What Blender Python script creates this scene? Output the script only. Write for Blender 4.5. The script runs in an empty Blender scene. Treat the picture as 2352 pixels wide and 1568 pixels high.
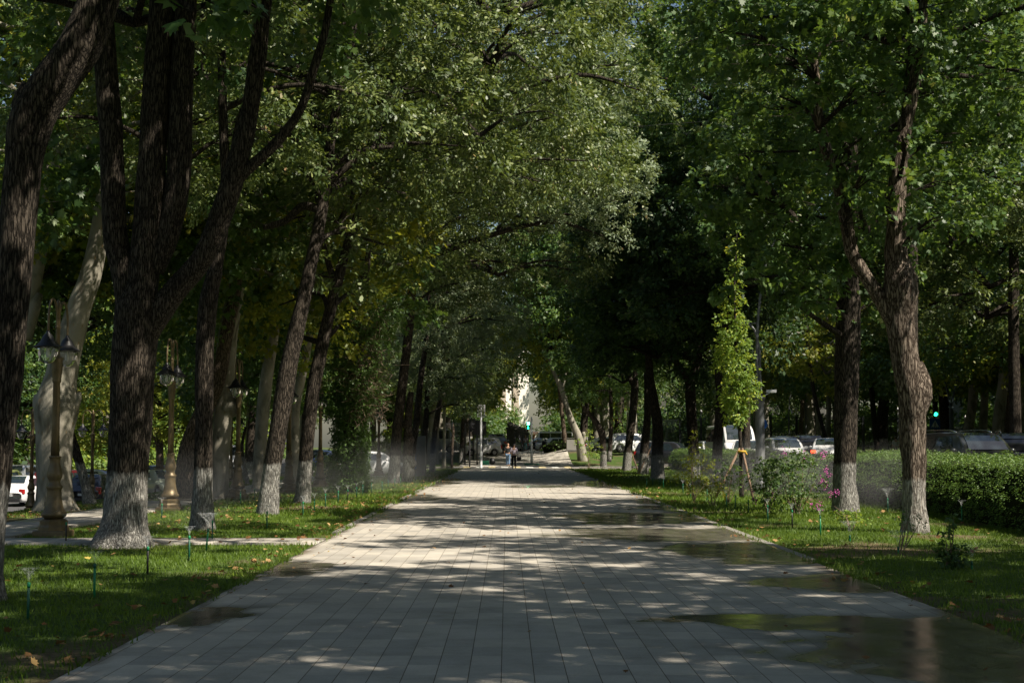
import bpy, bmesh, math, random
import numpy as np
from mathutils import Vector, Matrix, noise as mnoise
random.seed(7); rng = np.random.default_rng(7)
R = math.radians
sc = bpy.context.scene
col = sc.collection

# ------------------------------------------------------------------ camera, sky, sun, exposure
FPX = 3267.0                     # focal length in photo pixels (photo read at 2352 x 1568)
CAMZ = 1.6
cam_d = bpy.data.cameras.new('camera'); cam = bpy.data.objects.new('camera', cam_d); col.objects.link(cam)
cam_d.sensor_width = 36; cam_d.lens = 50; cam_d.clip_end = 3000; cam_d.clip_start = 0.1
cam.location = (0, 0, CAMZ)
cam.rotation_euler = (R(90) + math.atan(239 / FPX), 0, -math.atan(11 / FPX))
sc.camera = cam
SUN_EL, SUN_AZ = 50.0, 122.0      # azimuth measured clockwise from +Y: the sun stands to the right and behind
w = bpy.data.worlds.new('World'); sc.world = w; w.use_nodes = True
wn = w.node_tree.nodes; bg = wn['Background']
sky = wn.new('ShaderNodeTexSky'); sky.sky_type = 'NISHITA'; sky.sun_disc = False
sky.sun_elevation = R(SUN_EL); sky.sun_rotation = R(SUN_AZ); sky.air_density = 1.2; sky.dust_density = 1.5
w.node_tree.links.new(sky.outputs[0], bg.inputs[0]); bg.inputs[1].default_value = 0.05
sl = bpy.data.lights.new('sun', 'SUN'); sun = bpy.data.objects.new('sun', sl); col.objects.link(sun)
sl.energy = 5.0; sl.angle = R(0.53); sl.color = (1.0, 0.91, 0.77)
sdir = Vector((math.sin(R(SUN_AZ)) * math.cos(R(SUN_EL)), math.cos(R(SUN_AZ)) * math.cos(R(SUN_EL)), math.sin(R(SUN_EL))))
sun.rotation_euler = sdir.to_track_quat('Z', 'Y').to_euler(); sun.location = (30, -30, 60)
sc.view_settings.view_transform = 'Standard'; sc.view_settings.look = 'None'
sc.view_settings.exposure = 0.8; sc.view_settings.gamma = 1.0; sc.view_settings.use_curve_mapping = False
cy = sc.cycles
cy.max_bounces = 6; cy.diffuse_bounces = 3; cy.glossy_bounces = 3; cy.transmission_bounces = 4
cy.transparent_max_bounces = 10; cy.volume_bounces = 0; cy.caustics_reflective = False; cy.caustics_refractive = False
cy.sample_clamp_indirect = 4.0; cy.use_denoising = True; cy.use_adaptive_sampling = False

# ------------------------------------------------------------------ helpers
def ss(t):
    t = np.clip(t, 0, 1); return t * t * (3 - 2 * t)
def vnoise(x, y, seed=0):
    xi = np.floor(x).astype(np.int64); yi = np.floor(y).astype(np.int64)
    fx = x - xi; fy = y - yi; fx = fx * fx * (3 - 2 * fx); fy = fy * fy * (3 - 2 * fy)
    def h(a, b):
        n = (a * 374761393 + b * 668265263 + seed * 2147483647) & 0xffffffff
        n = ((n ^ (n >> 13)) * 1274126177) & 0xffffffff
        return ((n ^ (n >> 16)) & 0xffff) / 65535.0
    return (h(xi, yi) * (1 - fx) + h(xi + 1, yi) * fx) * (1 - fy) + (h(xi, yi + 1) * (1 - fx) + h(xi + 1, yi + 1) * fx) * fy
def fbm(x, y, seed=0, o=4):
    s = 0; a = 0.5; t = 0
    for i in range(o):
        s = s + a * vnoise(x * 2 ** i + 17 * i, y * 2 ** i + 31 * i, seed + i); t += a; a *= 0.55
    return s / t
def tz_np(x, y):
    x = np.asarray(x, float); y = np.asarray(y, float)
    z = -1.35 * ss((-x - 10.6) / 11)
    z = z + (0.28 + 0.17 * ss((y - 45) / 30)) * ss((x - 9) / 6)
    z = z + 0.95 * ss((y - 103) / 30)
    z = z - 0.32 * ss((-x - 3.6) / 5) * np.exp(-((y - 88) / 8) ** 2)
    z = z + 0.75 * np.exp(-((x - 5.6) / 2.2) ** 2 - ((y - 122) / 8) ** 2)
    return z
def tz(x, y): return float(tz_np(x, y))
def WS(px, s, dy=0.0):                 # photo column + scale (pixels per metre) -> x, y on the ground plan
    d = FPX / s
    return ((px - 1165) / s * (d + dy) / d, d + dy)
def P(px, py, depth):                  # photo pixel at a real depth -> world point
    return Vector(((px - 1165) / FPX * depth, depth, CAMZ - (py - 1023) / FPX * depth))

def tag(o, label=None, cat=None, group=None, kind=None):
    if label: o['label'] = label
    if cat: o['category'] = cat
    if group: o['group'] = group
    if kind: o['kind'] = kind
    return o
def link(o, parent=None):
    col.objects.link(o)
    if parent is not None: o.parent = parent
    return o
def empty(name, loc=(0, 0, 0), rz=0, **k):
    o = bpy.data.objects.new(name, None); o.location = loc; o.rotation_euler = (0, 0, rz); o.empty_display_size = 0.2
    link(o); tag(o, **k); return o
kids = {}
def children(o): return [c for c in bpy.data.objects if c.parent is o]
def copy_tree(o, parent=None, kidmap=None):
    c = o.copy(); col.objects.link(c)
    if parent is not None: c.parent = parent
    for ch in list(o.children): copy_tree(ch, c)
    return c

class MB:
    """collects polygons, then links them as one mesh object"""
    def __init__(s): s.v = []; s.f = []; s.sm = []; s.mi = []
    def add(s, vs, fs, smooth=True, mi=0):
        b = len(s.v); s.v.extend([tuple(v) for v in vs])
        for f in fs: s.f.append(tuple(b + i for i in f)); s.sm.append(smooth); s.mi.append(mi)
        return s
    def box(s, x0, x1, y0, y1, z0, z1, bev=0.0, mi=0):
        if bev <= 0:
            vs = [(x0, y0, z0), (x1, y0, z0), (x1, y1, z0), (x0, y1, z0), (x0, y0, z1), (x1, y0, z1), (x1, y1, z1), (x0, y1, z1)]
            s.add(vs, [(0, 3, 2, 1), (4, 5, 6, 7), (0, 1, 5, 4), (1, 2, 6, 5), (2, 3, 7, 6), (3, 0, 4, 7)], False, mi)
        else:
            b = bm = bmesh.new(); bmesh.ops.create_cube(bm, size=1)
            for v in bm.verts: v.co = ((x0 + x1) / 2 + v.co.x * (x1 - x0), (y0 + y1) / 2 + v.co.y * (y1 - y0), (z0 + z1) / 2 + v.co.z * (z1 - z0))
            bmesh.ops.bevel(bm, geom=bm.edges[:], offset=bev, segments=2, affect='EDGES', profile=0.5)
            bm.verts.index_update()
            s.add([v.co[:] for v in bm.verts], [[v.index for v in f.verts] for f in bm.faces], False, mi); bm.free()
        return s
    def lathe(s, prof, cx=0, cy_=0, cz=0, seg=16, smooth=True, flute=0, mi=0):
        vs = []; n = len(prof)
        for (r, z) in prof:
            for k in range(seg):
                a = 2 * math.pi * k / seg
                rr = r * (1 + (flute if k % 2 else 0))
                vs.append((cx + rr * math.cos(a), cy_ + rr * math.sin(a), cz + z))
        fs = [(i * seg + k, i * seg + (k + 1) % seg, (i + 1) * seg + (k + 1) % seg, (i + 1) * seg + k) for i in range(n - 1) for k in range(seg)]
        if prof[0][0] > 1e-4: fs.append(tuple(reversed(range(seg))))
        if prof[-1][0] > 1e-4: fs.append(tuple((n - 1) * seg + k for k in range(seg)))
        return s.add(vs, fs, smooth, mi)
    def tube(s, pts, rad, seg=8, cap=True, mi=0, smooth=True, rough=0.0, seed=0, rf=3.0):
        pts = [Vector(p) for p in pts]
        if not hasattr(rad, '__len__'): rad = [rad] * len(pts)
        vs = []; up = None
        for i, p in enumerate(pts):
            t = (pts[min(i + 1, len(pts) - 1)] - pts[max(i - 1, 0)])
            if t.length < 1e-9: t = Vector((0, 0, 1))
            t.normalize()
            if up is None: up = Vector((0, 1, 0)) if abs(t.y) < 0.9 else Vector((1, 0, 0))
            a = up - t * up.dot(t)
            if a.length < 1e-5: a = t.orthogonal()
            a.normalize(); up = a; b = t.cross(a)
            for k in range(seg):
                an = 2 * math.pi * k / seg; d = a * math.cos(an) + b * math.sin(an); r = rad[i]
                if rough:
                    q = p + d * r
                    r *= 1 + rough * mnoise.noise(Vector((q.x * rf + seed, q.y * rf, q.z * rf * 0.45))) + rough * 0.35 * mnoise.noise(Vector((q.x * rf * 5 + seed, q.y * rf * 5, q.z * rf * 1.2)))
                vs.append(p + d * r)
        n = len(pts)
        fs = [(i * seg + k, i * seg + (k + 1) % seg, (i + 1) * seg + (k + 1) % seg, (i + 1) * seg + k) for i in range(n - 1) for k in range(seg)]
        if cap: fs.append(tuple(reversed(range(seg)))); fs.append(tuple((n - 1) * seg + k for k in range(seg)))
        return s.add(vs, fs, smooth, mi)
    def blob(s, c, r, seg=12, rings=8, mi=0, rough=0, seed=0):
        prof = [(max(0.001, math.sin(math.pi * i / rings)), -math.cos(math.pi * i / rings)) for i in range(rings + 1)]
        vs = []
        for (q, z) in prof:
            for k in range(seg):
                a = 2 * math.pi * k / seg; d = Vector((q * math.cos(a), q * math.sin(a), z))
                m = 1 + (rough * mnoise.noise(d * 1.7 + Vector((seed, 0, 0))) if rough else 0)
                vs.append((c[0] + d.x * r[0] * m, c[1] + d.y * r[1] * m, c[2] + d.z * r[2] * m))
        fs = [(i * seg + k, i * seg + (k + 1) % seg, (i + 1) * seg + (k + 1) % seg, (i + 1) * seg + k) for i in range(rings) for k in range(seg)]
        return s.add(vs, fs, True, mi)
    def mesh(s, name, mats):
        me = bpy.data.meshes.new(name); me.from_pydata(s.v, [], s.f)
        for m in (mats if isinstance(mats, (list, tuple)) else [mats]): me.materials.append(m)
        me.polygons.foreach_set('use_smooth', s.sm); me.polygons.foreach_set('material_index', s.mi); me.update()
        return me
    def build(s, name, mats, parent=None, **k):
        o = bpy.data.objects.new(name, s.mesh(name, mats)); link(o, parent); tag(o, **k); return o

def catmull(pts, rad, step=0.15):
    pts = [Vector(p) for p in pts]; P_ = [pts[0] * 2 - pts[1]] + pts + [pts[-1] * 2 - pts[-2]]; out = []; ro = []
    for i in range(1, len(P_) - 2):
        a, b, c, d = P_[i - 1:i + 3]; n = max(1, int((c - b).length / step))
        for k in range(n):
            t = k / n
            out.append(0.5 * (2 * b + (c - a) * t + (2 * a - 5 * b + 4 * c - d) * t * t + (3 * b - a - 3 * c + d) * t ** 3))
            u = t * t * (3 - 2 * t); ro.append(rad[i - 1] * (1 - u) + rad[i] * u)
    out.append(pts[-1]); ro.append(rad[-1]); return out, ro

# ------------------------------------------------------------------ materials
def newmat(name):
    m = bpy.data.materials.new(name); m.use_nodes = True; nt = m.node_tree
    return m, nt, nt.nodes['Principled BSDF'], nt.nodes['Material Output']
def N(nt, t, **k):
    n = nt.nodes.new(t)
    for a, v in k.items():
        if a.startswith('i_'):
            key = a[2:]; key = int(key) if key.isdigit() else key.replace('_', ' ')
            n.inputs[key].default_value = v
        else: setattr(n, a, v)
    return n
def ramp(nt, stops, fac=None, interp='LINEAR'):
    r = nt.nodes.new('ShaderNodeValToRGB'); r.color_ramp.interpolation = interp
    while len(r.color_ramp.elements) < len(stops): r.color_ramp.elements.new(0.5)
    for e, (p, c) in zip(r.color_ramp.elements, stops): e.position = p; e.color = (*c, 1) if len(c) == 3 else c
    if fac is not None: nt.links.new(fac, r.inputs[0])
    return r
def coords(nt, scale=(1, 1, 1), kind='Object'):
    tc = nt.nodes.new('ShaderNodeTexCoord'); mp = nt.nodes.new('ShaderNodeMapping'); mp.inputs['Scale'].default_value = scale
    nt.links.new(tc.outputs[kind], mp.inputs[0]); return mp.outputs[0], tc
def paint(name, c, rough=0.5, metal=0.0, spec=0.5, vary=0.12, scale=6.0, coat=0.0, bump=0.0):
    m, nt, b, o = newmat(name); L = nt.links.new
    co, _ = coords(nt); nz = N(nt, 'ShaderNodeTexNoise', i_Scale=scale, i_Detail=5.0); L(co, nz.inputs['Vector'])
    r = ramp(nt, [(0.3, tuple(x * (1 - vary) for x in c)), (0.7, tuple(min(1, x * (1 + vary)) for x in c))], nz.outputs['Fac'])
    L(r.outputs[0], b.inputs['Base Color']); b.inputs['Roughness'].default_value = rough; b.inputs['Metallic'].default_value = metal
    b.inputs['Specular IOR Level'].default_value = spec; b.inputs['Coat Weight'].default_value = coat
    if bump:
        bp = N(nt, 'ShaderNodeBump', i_Strength=bump, i_Distance=0.02); L(nz.outputs['Fac'], bp.inputs['Height']); L(bp.outputs[0], b.inputs['Normal'])
    return m
def leafmat(name, stops, trans=0.3, tcol=(0.16, 0.24, 0.03), rough=0.52, spec=0.5):
    m, nt, b, o = newmat(name); L = nt.links.new
    at = N(nt, 'ShaderNodeAttribute', attribute_name='tint', attribute_type='GEOMETRY')
    r = ramp(nt, stops, at.outputs['Fac'])
    L(r.outputs[0], b.inputs['Base Color']); b.inputs['Roughness'].default_value = rough; b.inputs['Specular IOR Level'].default_value = spec
    tr = nt.nodes.new('ShaderNodeBsdfTranslucent')
    mc = N(nt, 'ShaderNodeMix', data_type='RGBA'); mc.inputs[0].default_value = 0.6
    L(r.outputs[0], mc.inputs[6]); mc.inputs[7].default_value = (*tcol, 1); L(mc.outputs[2], tr.inputs['Color'])
    mx = nt.nodes.new('ShaderNodeMixShader'); mx.inputs[0].default_value = trans
    L(b.outputs[0], mx.inputs[1]); L(tr.outputs[0], mx.inputs[2]); L(mx.outputs[0], o.inputs['Surface'])
    return m
def barkmat(name, dark, light, wash=0.0, wamt=1.0, hi=None, ridge=1.0, sc_=1.0):
    m, nt, b, o = newmat(name); L = nt.links.new
    co, tc = coords(nt, (16 * sc_, 16 * sc_, 2.1 * sc_))
    v = N(nt, 'ShaderNodeTexNoise', i_Scale=2.2, i_Detail=6.0, i_Roughness=0.62, i_Distortion=0.6); L(co, v.inputs['Vector'])
    vo = N(nt, 'ShaderNodeTexVoronoi', i_Scale=2.0, feature='DISTANCE_TO_EDGE'); 
    wv = N(nt, 'ShaderNodeVectorMath', operation='ADD'); sc2 = N(nt, 'ShaderNodeVectorMath', operation='SCALE'); sc2.inputs['Scale'].default_value = 0.9
    L(v.outputs['Color'], sc2.inputs[0]); L(co, wv.inputs[0]); L(sc2.outputs[0], wv.inputs[1]); L(wv.outputs[0], vo.inputs['Vector'])
    vr = ramp(nt, [(0.0, (0, 0, 0)), (0.22, (1, 1, 1))], vo.outputs['Distance'])
    mul = N(nt, 'ShaderNodeMath', operation='MULTIPLY'); L(vr.outputs[0], mul.inputs[0]); L(v.outputs['Fac'], mul.inputs[1])
    cr = ramp(nt, [(0.05, dark), (0.55, light)], mul.outputs[0])
    out = cr.outputs[0]
    if wash > 0:
        sp = N(nt, 'ShaderNodeSeparateXYZ'); L(tc.outputs['Object'], sp.inputs[0])
        nz = N(nt, 'ShaderNodeTexNoise', i_Scale=7.0, i_Detail=5.0, i_Roughness=0.7); c2, _ = coords(nt, (1, 1, 0.35)); L(c2, nz.inputs['Vector'])
        a = N(nt, 'ShaderNodeMath', operation='MULTIPLY_ADD'); a.inputs[1].default_value = -0.32; a.inputs[2].default_value = wash + 0.14; L(nz.outputs['Fac'], a.inputs[0])
        lt = N(nt, 'ShaderNodeMath', operation='SUBTRACT'); L(a.outputs[0], lt.inputs[0]); L(sp.outputs[2], lt.inputs[1])
        st = N(nt, 'ShaderNodeMapRange'); L(lt.outputs[0], st.inputs[0]); st.inputs[1].default_value = -0.02; st.inputs[2].default_value = 0.06
        n3 = N(nt, 'ShaderNodeTexNoise', i_Scale=4.0, i_Detail=6.0, i_Roughness=0.75); L(co, n3.inputs['Vector'])
        pr = ramp(nt, [(0.36, (0, 0, 0)), (0.60, (1, 1, 1))], n3.outputs['Fac'])
        m2 = N(nt, 'ShaderNodeMath', operation='MULTIPLY'); L(st.outputs[0], m2.inputs[0]); L(pr.outputs[0], m2.inputs[1])
        m3 = N(nt, 'ShaderNodeMath', operation='MULTIPLY_ADD'); L(vr.outputs[0], m3.inputs[0]); m3.inputs[1].default_value = 0.55 * wamt; m3.inputs[2].default_value = 0.45 * wamt
        m4 = N(nt, 'ShaderNodeMath', operation='MULTIPLY'); L(m2.outputs[0], m4.inputs[0]); L(m3.outputs[0], m4.inputs[1])
        mc = N(nt, 'ShaderNodeMix', data_type='RGBA'); L(m4.outputs[0], mc.inputs[0]); L(out, mc.inputs[6]); mc.inputs[7].default_value = (0.58, 0.57, 0.53, 1)
        out = mc.outputs[2]
    L(out, b.inputs['Base Color']); b.inputs['Roughness'].default_value = 0.92; b.inputs['Specular IOR Level'].default_value = 0.15
    bp = N(nt, 'ShaderNodeBump', i_Strength=1.0 * ridge, i_Distance=0.04); L(mul.outputs[0], bp.inputs['Height']); L(bp.outputs[0], b.inputs['Normal'])
    return m
def planemat(name, tone=1.0, wash=0):
    m, nt, b, o = newmat(name); L = nt.links.new
    co, tc = coords(nt, (1.6, 1.6, 0.7)); nz = N(nt, 'ShaderNodeTexNoise', i_Scale=2.0, i_Detail=4.0, i_Distortion=0.8); L(co, nz.inputs['Vector'])
    r = ramp(nt, [(0.30, (0.13 * tone, 0.115 * tone, 0.085 * tone)), (0.42, (0.27 * tone, 0.26 * tone, 0.205 * tone)), (0.52, (0.40 * tone, 0.37 * tone, 0.30 * tone)), (0.70, (0.46 * tone, 0.43 * tone, 0.36 * tone))], nz.outputs['Fac'])
    c2, _ = coords(nt, (3, 3, 1.5)); v = N(nt, 'ShaderNodeTexVoronoi', i_Scale=1.6); L(c2, v.inputs['Vector'])
    vr = ramp(nt, [(0.0, (1, 1, 1)), (0.16, (0, 0, 0))], v.outputs['Distance'])
    mc = N(nt, 'ShaderNodeMix', data_type='RGBA'); L(vr.outputs[0], mc.inputs[0]); L(r.outputs[0], mc.inputs[6]); mc.inputs[7].default_value = (0.26, 0.17, 0.07, 1)
    L(mc.outputs[2], b.inputs['Base Color']); b.inputs['Roughness'].default_value = 0.8; b.inputs['Specular IOR Level'].default_value = 0.2
    n3 = N(nt, 'ShaderNodeTexNoise', i_Scale=6.0, i_Detail=5.0); L(co, n3.inputs['Vector'])
    bp = N(nt, 'ShaderNodeBump', i_Strength=0.5, i_Distance=0.03); L(n3.outputs['Fac'], bp.inputs['Height']); L(bp.outputs[0], b.inputs['Normal'])
    return m
def glassmat(name, tint=(0.02, 0.03, 0.035), rough=0.04):
    m, nt, b, o = newmat(name); b.inputs['Base Color'].default_value = (*tint, 1); b.inputs['Roughness'].default_value = rough
    b.inputs['Specular IOR Level'].default_value = 0.9; b.inputs['Coat Weight'].default_value = 0.6; b.inputs['Coat Roughness'].default_value = 0.02
    return m
def clearmat(name, c=(0.85, 0.88, 0.86), op=0.22):
    m, nt, b, o = newmat(name); L = nt.links.new; nt.nodes.remove(b)
    t = nt.nodes.new('ShaderNodeBsdfTransparent'); g = N(nt, 'ShaderNodeBsdfGlossy', i_Roughness=0.05); d = N(nt, 'ShaderNodeBsdfDiffuse'); d.inputs[0].default_value = (*c, 1)
    a = nt.nodes.new('ShaderNodeMixShader'); a.inputs[0].default_value = op; L(t.outputs[0], a.inputs[1]); L(d.outputs[0], a.inputs[2])
    lw = N(nt, 'ShaderNodeLayerWeight', i_Blend=0.25); x = nt.nodes.new('ShaderNodeMixShader'); L(lw.outputs['Fresnel'], x.inputs[0]); L(a.outputs[0], x.inputs[1]); L(g.outputs[0], x.inputs[2])
    L(x.outputs[0], o.inputs['Surface']); return m
def emit(name, c, s):
    m, nt, b, o = newmat(name); b.inputs['Base Color'].default_value = (*c, 1); b.inputs['Emission Color'].default_value = (*c, 1); b.inputs['Emission Strength'].default_value = s; return m

G_ = dict
M = {}
M['maple'] = leafmat('maple_leaves', [(0.0, (0.022, 0.06, 0.018)), (0.5, (0.06, 0.13, 0.032)), (0.9, (0.15, 0.23, 0.05)), (1.0, (0.30, 0.28, 0.04))], 0.34, (0.24, 0.36, 0.03), 0.5, 0.6)
M['oak'] = leafmat('oak_leaves', [(0.0, (0.03, 0.06, 0.018)), (0.5, (0.08, 0.125, 0.034)), (0.9, (0.22, 0.265, 0.085)), (0.97, (0.24, 0.18, 0.06)), (1.0, (0.26, 0.12, 0.04))], 0.27, (0.28, 0.36, 0.04), 0.5, 0.6)
M['pale'] = leafmat('sunlit_pale_oak_leaves', [(0.0, (0.10, 0.15, 0.08)), (0.5, (0.20, 0.265, 0.145)), (0.93, (0.36, 0.41, 0.24)), (1.0, (0.34, 0.17, 0.06))], 0.26, (0.36, 0.42, 0.07), 0.5, 0.7)  # greyish oak green, made paler to put the sunlit look into the leaves
M['yellow'] = leafmat('yellowing_and_sunlit_leaves', [(0.0, (0.09, 0.15, 0.02)), (0.5, (0.19, 0.25, 0.03)), (0.9, (0.36, 0.34, 0.05)), (1.0, (0.40, 0.20, 0.04))], 0.45, (0.46, 0.46, 0.03))
M['young'] = leafmat('young_and_backlit_leaves', [(0.0, (0.10, 0.18, 0.03)), (0.6, (0.20, 0.32, 0.06)), (0.9, (0.42, 0.46, 0.06)), (1.0, (0.65, 0.52, 0.04))], 0.42, (0.45, 0.55, 0.04))
M['dark'] = leafmat('dark_shaded_leaves', [(0.0, (0.014, 0.036, 0.014)), (0.6, (0.03, 0.07, 0.025)), (1.0, (0.06, 0.11, 0.035))], 0.2, rough=0.5, spec=0.35)  # ivy-dark green, deepened to put the shaded mass into the leaf colour
M['hedge'] = leafmat('hedge_leaves', [(0.0, (0.04, 0.09, 0.018)), (0.6, (0.11, 0.20, 0.035)), (1.0, (0.22, 0.33, 0.06))], 0.35)
M['bark'] = barkmat('dark_furrowed_bark', (0.010, 0.008, 0.006), (0.10, 0.083, 0.066))
M['bark_wash'] = barkmat('dark_furrowed_bark_whitewashed_base', (0.010, 0.008, 0.006), (0.105, 0.087, 0.069), wash=1.2)
M['bark_grey'] = barkmat('grey_brown_furrowed_bark', (0.035, 0.027, 0.02), (0.26, 0.20, 0.15), wash=0)
M['bark_rough'] = barkmat('rough_flaking_bark_whitewashed_base', (0.03, 0.02, 0.013), (0.27, 0.22, 0.175), wash=1.0, wamt=0.95, ridge=1.0, sc_=0.8)
M['plane'] = planemat('pale_plane_bark', 0.72); M['plane_shade'] = planemat('shaded_plane_bark', 0.55)  # second tone is the same plane bark, darkened for trunks in shade
M['twig'] = paint('dry_twigs', (0.24, 0.18, 0.13), 0.9, spec=0.1)
# ------------------------------------------------------------------ ground, paths, roads
PX0, PX1 = -3.04, 4.15
def grid_obj(name, xs, ys, zf, mat, attrs=None, kind='structure', skirt=0.0, **k):
    X, Y = np.meshgrid(xs, ys); Z = zf(X, Y); nx, ny = len(xs), len(ys)
    v = np.stack([X, Y, Z], -1).reshape(-1, 3)
    i = np.arange((nx - 1) * (ny - 1)); a = (i // (nx - 1)) * nx + i % (nx - 1)
    f = np.stack([a, a + 1, a + nx + 1, a + nx], 1)
    if skirt:
        edge = np.concatenate([np.arange(nx), np.arange(1, ny) * nx + nx - 1, (ny - 1) * nx + np.arange(nx - 2, -1, -1), np.arange(ny - 2, 0, -1) * nx])
        low = v[edge].copy(); low[:, 2] -= skirt; b = len(v); v = np.concatenate([v, low]); m = len(edge); j = np.arange(m); jn = (j + 1) % m
        f = np.concatenate([f, np.stack([edge[jn], edge[j], b + j, b + jn], 1)])
    me = bpy.data.meshes.new(name); me.vertices.add(len(v)); me.vertices.foreach_set('co', v.ravel())
    me.loops.add(f.size); me.loops.foreach_set('vertex_index', f.ravel()); me.polygons.add(len(f))
    me.polygons.foreach_set('loop_start', np.arange(len(f)) * 4); me.materials.append(mat)
    me.update(calc_edges=True); me.polygons.foreach_set('use_smooth', [True] * len(f))
    for an, fn in (attrs or {}).items():
        at = me.attributes.new(an, 'FLOAT', 'POINT'); at.data.foreach_set('value', fn(v[:, 0], v[:, 1]).astype(np.float32))
    o = bpy.data.objects.new(name, me); link(o); tag(o, kind=kind, **k); return o

def soil_f(x, y):
    s = ss((fbm(x * 0.55, y * 0.55, 3) - 0.60) / 0.12) * 0.8
    d = np.minimum(np.abs(x - PX0), np.abs(x - PX1))
    s = np.maximum(s, (1 - ss(d / 0.45)) * ss((fbm(x * 1.3, y * 1.1, 5) - 0.40) / 0.2))
    s = np.maximum(s, (1 - ss(np.hypot(x + 6.2, y - 23) / 1.2)) * 0.9)
    s = np.maximum(s, (1 - ss(np.hypot((x + 3.4) / 0.6, (y - 11) / 1.6))) * 0.9)
    s = np.maximum(s, ss((-x - 10.2) / 0.2) * (1 - ss((-x - 11.4) / 0.6)) * ss((fbm(x, y * 0.5, 9) - 0.35) / 0.2))
    return np.clip(s, 0, 1)
def ground_z(x, y):
    z = tz_np(x, y); near = (np.abs(x) < 16) & (y < 110)
    return z + np.where(near, (fbm(x * 0.9, y * 0.9, 11) - 0.5) * 0.05 + (fbm(x * 4, y * 4, 12) - 0.5) * 0.02, 0) - 0.012

m, nt, b, o_ = newmat('lawn_soil'); L = nt.links.new
co, _ = coords(nt, (1, 1, 1)); n1 = N(nt, 'ShaderNodeTexNoise', i_Scale=14.0, i_Detail=6.0, i_Roughness=0.7); L(co, n1.inputs['Vector'])
n2 = N(nt, 'ShaderNodeTexNoise', i_Scale=0.8, i_Detail=4.0); L(co, n2.inputs['Vector'])
gr = ramp(nt, [(0.3, (0.025, 0.05, 0.010)), (0.7, (0.08, 0.13, 0.024))], n1.outputs['Fac'])
so = ramp(nt, [(0.3, (0.07, 0.045, 0.03)), (0.7, (0.20, 0.14, 0.09))], n1.outputs['Fac'])
at = N(nt, 'ShaderNodeAttribute', attribute_name='soil', attribute_type='GEOMETRY')
mc = N(nt, 'ShaderNodeMix', data_type='RGBA'); L(at.outputs['Fac'], mc.inputs[0]); L(gr.outputs[0], mc.inputs[6]); L(so.outputs[0], mc.inputs[7])
L(mc.outputs[2], b.inputs['Base Color']); b.inputs['Roughness'].default_value = 0.9; b.inputs['Specular IOR Level'].default_value = 0.2
bp = N(nt, 'ShaderNodeBump', i_Strength=0.8, i_Distance=0.03); L(n1.outputs['Fac'], bp.inputs['Height']); L(bp.outputs[0], b.inputs['Normal']); M['lawn'] = m
xs = np.unique(np.round(np.concatenate([np.linspace(-700, -60, 12), np.linspace(-60, -16, 36), np.arange(-16, 16, 0.25), np.linspace(16, 50, 30), np.linspace(50, 700, 12)]), 3))
ys = np.unique(np.round(np.concatenate([np.linspace(-60, 4, 12), np.arange(4, 60, 0.25), np.arange(60, 140, 0.8), np.linspace(140, 300, 20), np.linspace(300, 1500, 10)]), 3))
grid_obj('ground', xs, ys, ground_z, M['lawn'], {'soil': soil_f})

# main promenade: paving slabs, wet patches as a mask in the surface
def wet_f(x, y):
    wx = x + (fbm(x * 0.8, y * 0.5, 21) - 0.5) * 2.2 + (fbm(x * 3, y * 2.4, 25) - 0.5) * 1.1
    wy = y + (fbm(x * 0.6, y * 0.35, 22) - 0.5) * 2.0 + (fbm(x * 2.6, y * 2.2, 26) - 0.5) * 0.5
    w_ = np.zeros_like(x)
    def el(cx, cy_, rx, ry, soft=0.6):
        nonlocal w_
        w_ = np.maximum(w_, ss((1 - np.hypot((wx - cx) / rx, (wy - cy_) / ry)) / soft + 0.5))
    el(4.3, 11.3, 2.0, 1.9); el(2.7, 12.7, 1.3, 0.45); el(4.5, 16.6, 1.9, 1.3); el(4.3, 21.2, 2.3, 2.3); el(3.0, 25.5, 2.4, 2.2); el(2.6, 31, 1.6, 2.6)
    el(4.6, 36, 1.3, 9); el(-3.2, 13.6, 0.5, 0.9); el(-3.2, 18.5, 0.5, 1.2); el(-3.0, 33, .8, 3.0)
    el(-3.2, 43, 1.2, 4); el(-3.2, 62, 1.5, 8); el(1.0, 55, 1.5, 2); el(3.8, 58, 1.3, 7); el(4.5, 10.5, 1.4, 2)
    return np.clip(w_, 0, 1)
m, nt, b, o_ = newmat('grey_paving_slabs'); L = nt.links.new
tc = nt.nodes.new('ShaderNodeTexCoord'); mp = nt.nodes.new('ShaderNodeMapping'); mp.inputs['Rotation'].default_value = (0, 0, R(90)); L(tc.outputs['Object'], mp.inputs[0])
mp.inputs['Location'].default_value = (0, 0.04, 0)
br = N(nt, 'ShaderNodeTexBrick', i_Scale=1.0); br.offset = 0.0; L(mp.outputs[0], br.inputs['Vector'])
br.inputs['Brick Width'].default_value = 0.45; br.inputs['Row Height'].default_value = 0.2247; br.inputs['Mortar Size'].default_value = 0.0012; br.inputs['Mortar Smooth'].default_value = 0.3
br.inputs['Color1'].default_value = (0.80, 0.80, 0.81, 1); br.inputs['Color2'].default_value = (1.12, 1.10, 1.07, 1); br.inputs['Mortar'].default_value = (0.55, 0.52, 0.46, 1)
n1 = N(nt, 'ShaderNodeTexNoise', i_Scale=60.0, i_Detail=4.0, i_Roughness=0.8); L(tc.outputs['Object'], n1.inputs['Vector'])
n2 = N(nt, 'ShaderNodeTexNoise', i_Scale=1.3, i_Detail=8.0, i_Roughness=0.78); L(tc.outputs['Object'], n2.inputs['Vector'])
base = ramp(nt, [(0.3, (0.39, 0.37, 0.332)), (0.7, (0.52, 0.494, 0.445))], n1.outputs['Fac'])
st = ramp(nt, [(0.28, (0.66, 0.64, 0.60)), (0.45, (0.88, 0.87, 0.85)), (0.62, (1.05, 1.04, 1.03))], n2.outputs['Fac'])
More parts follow.
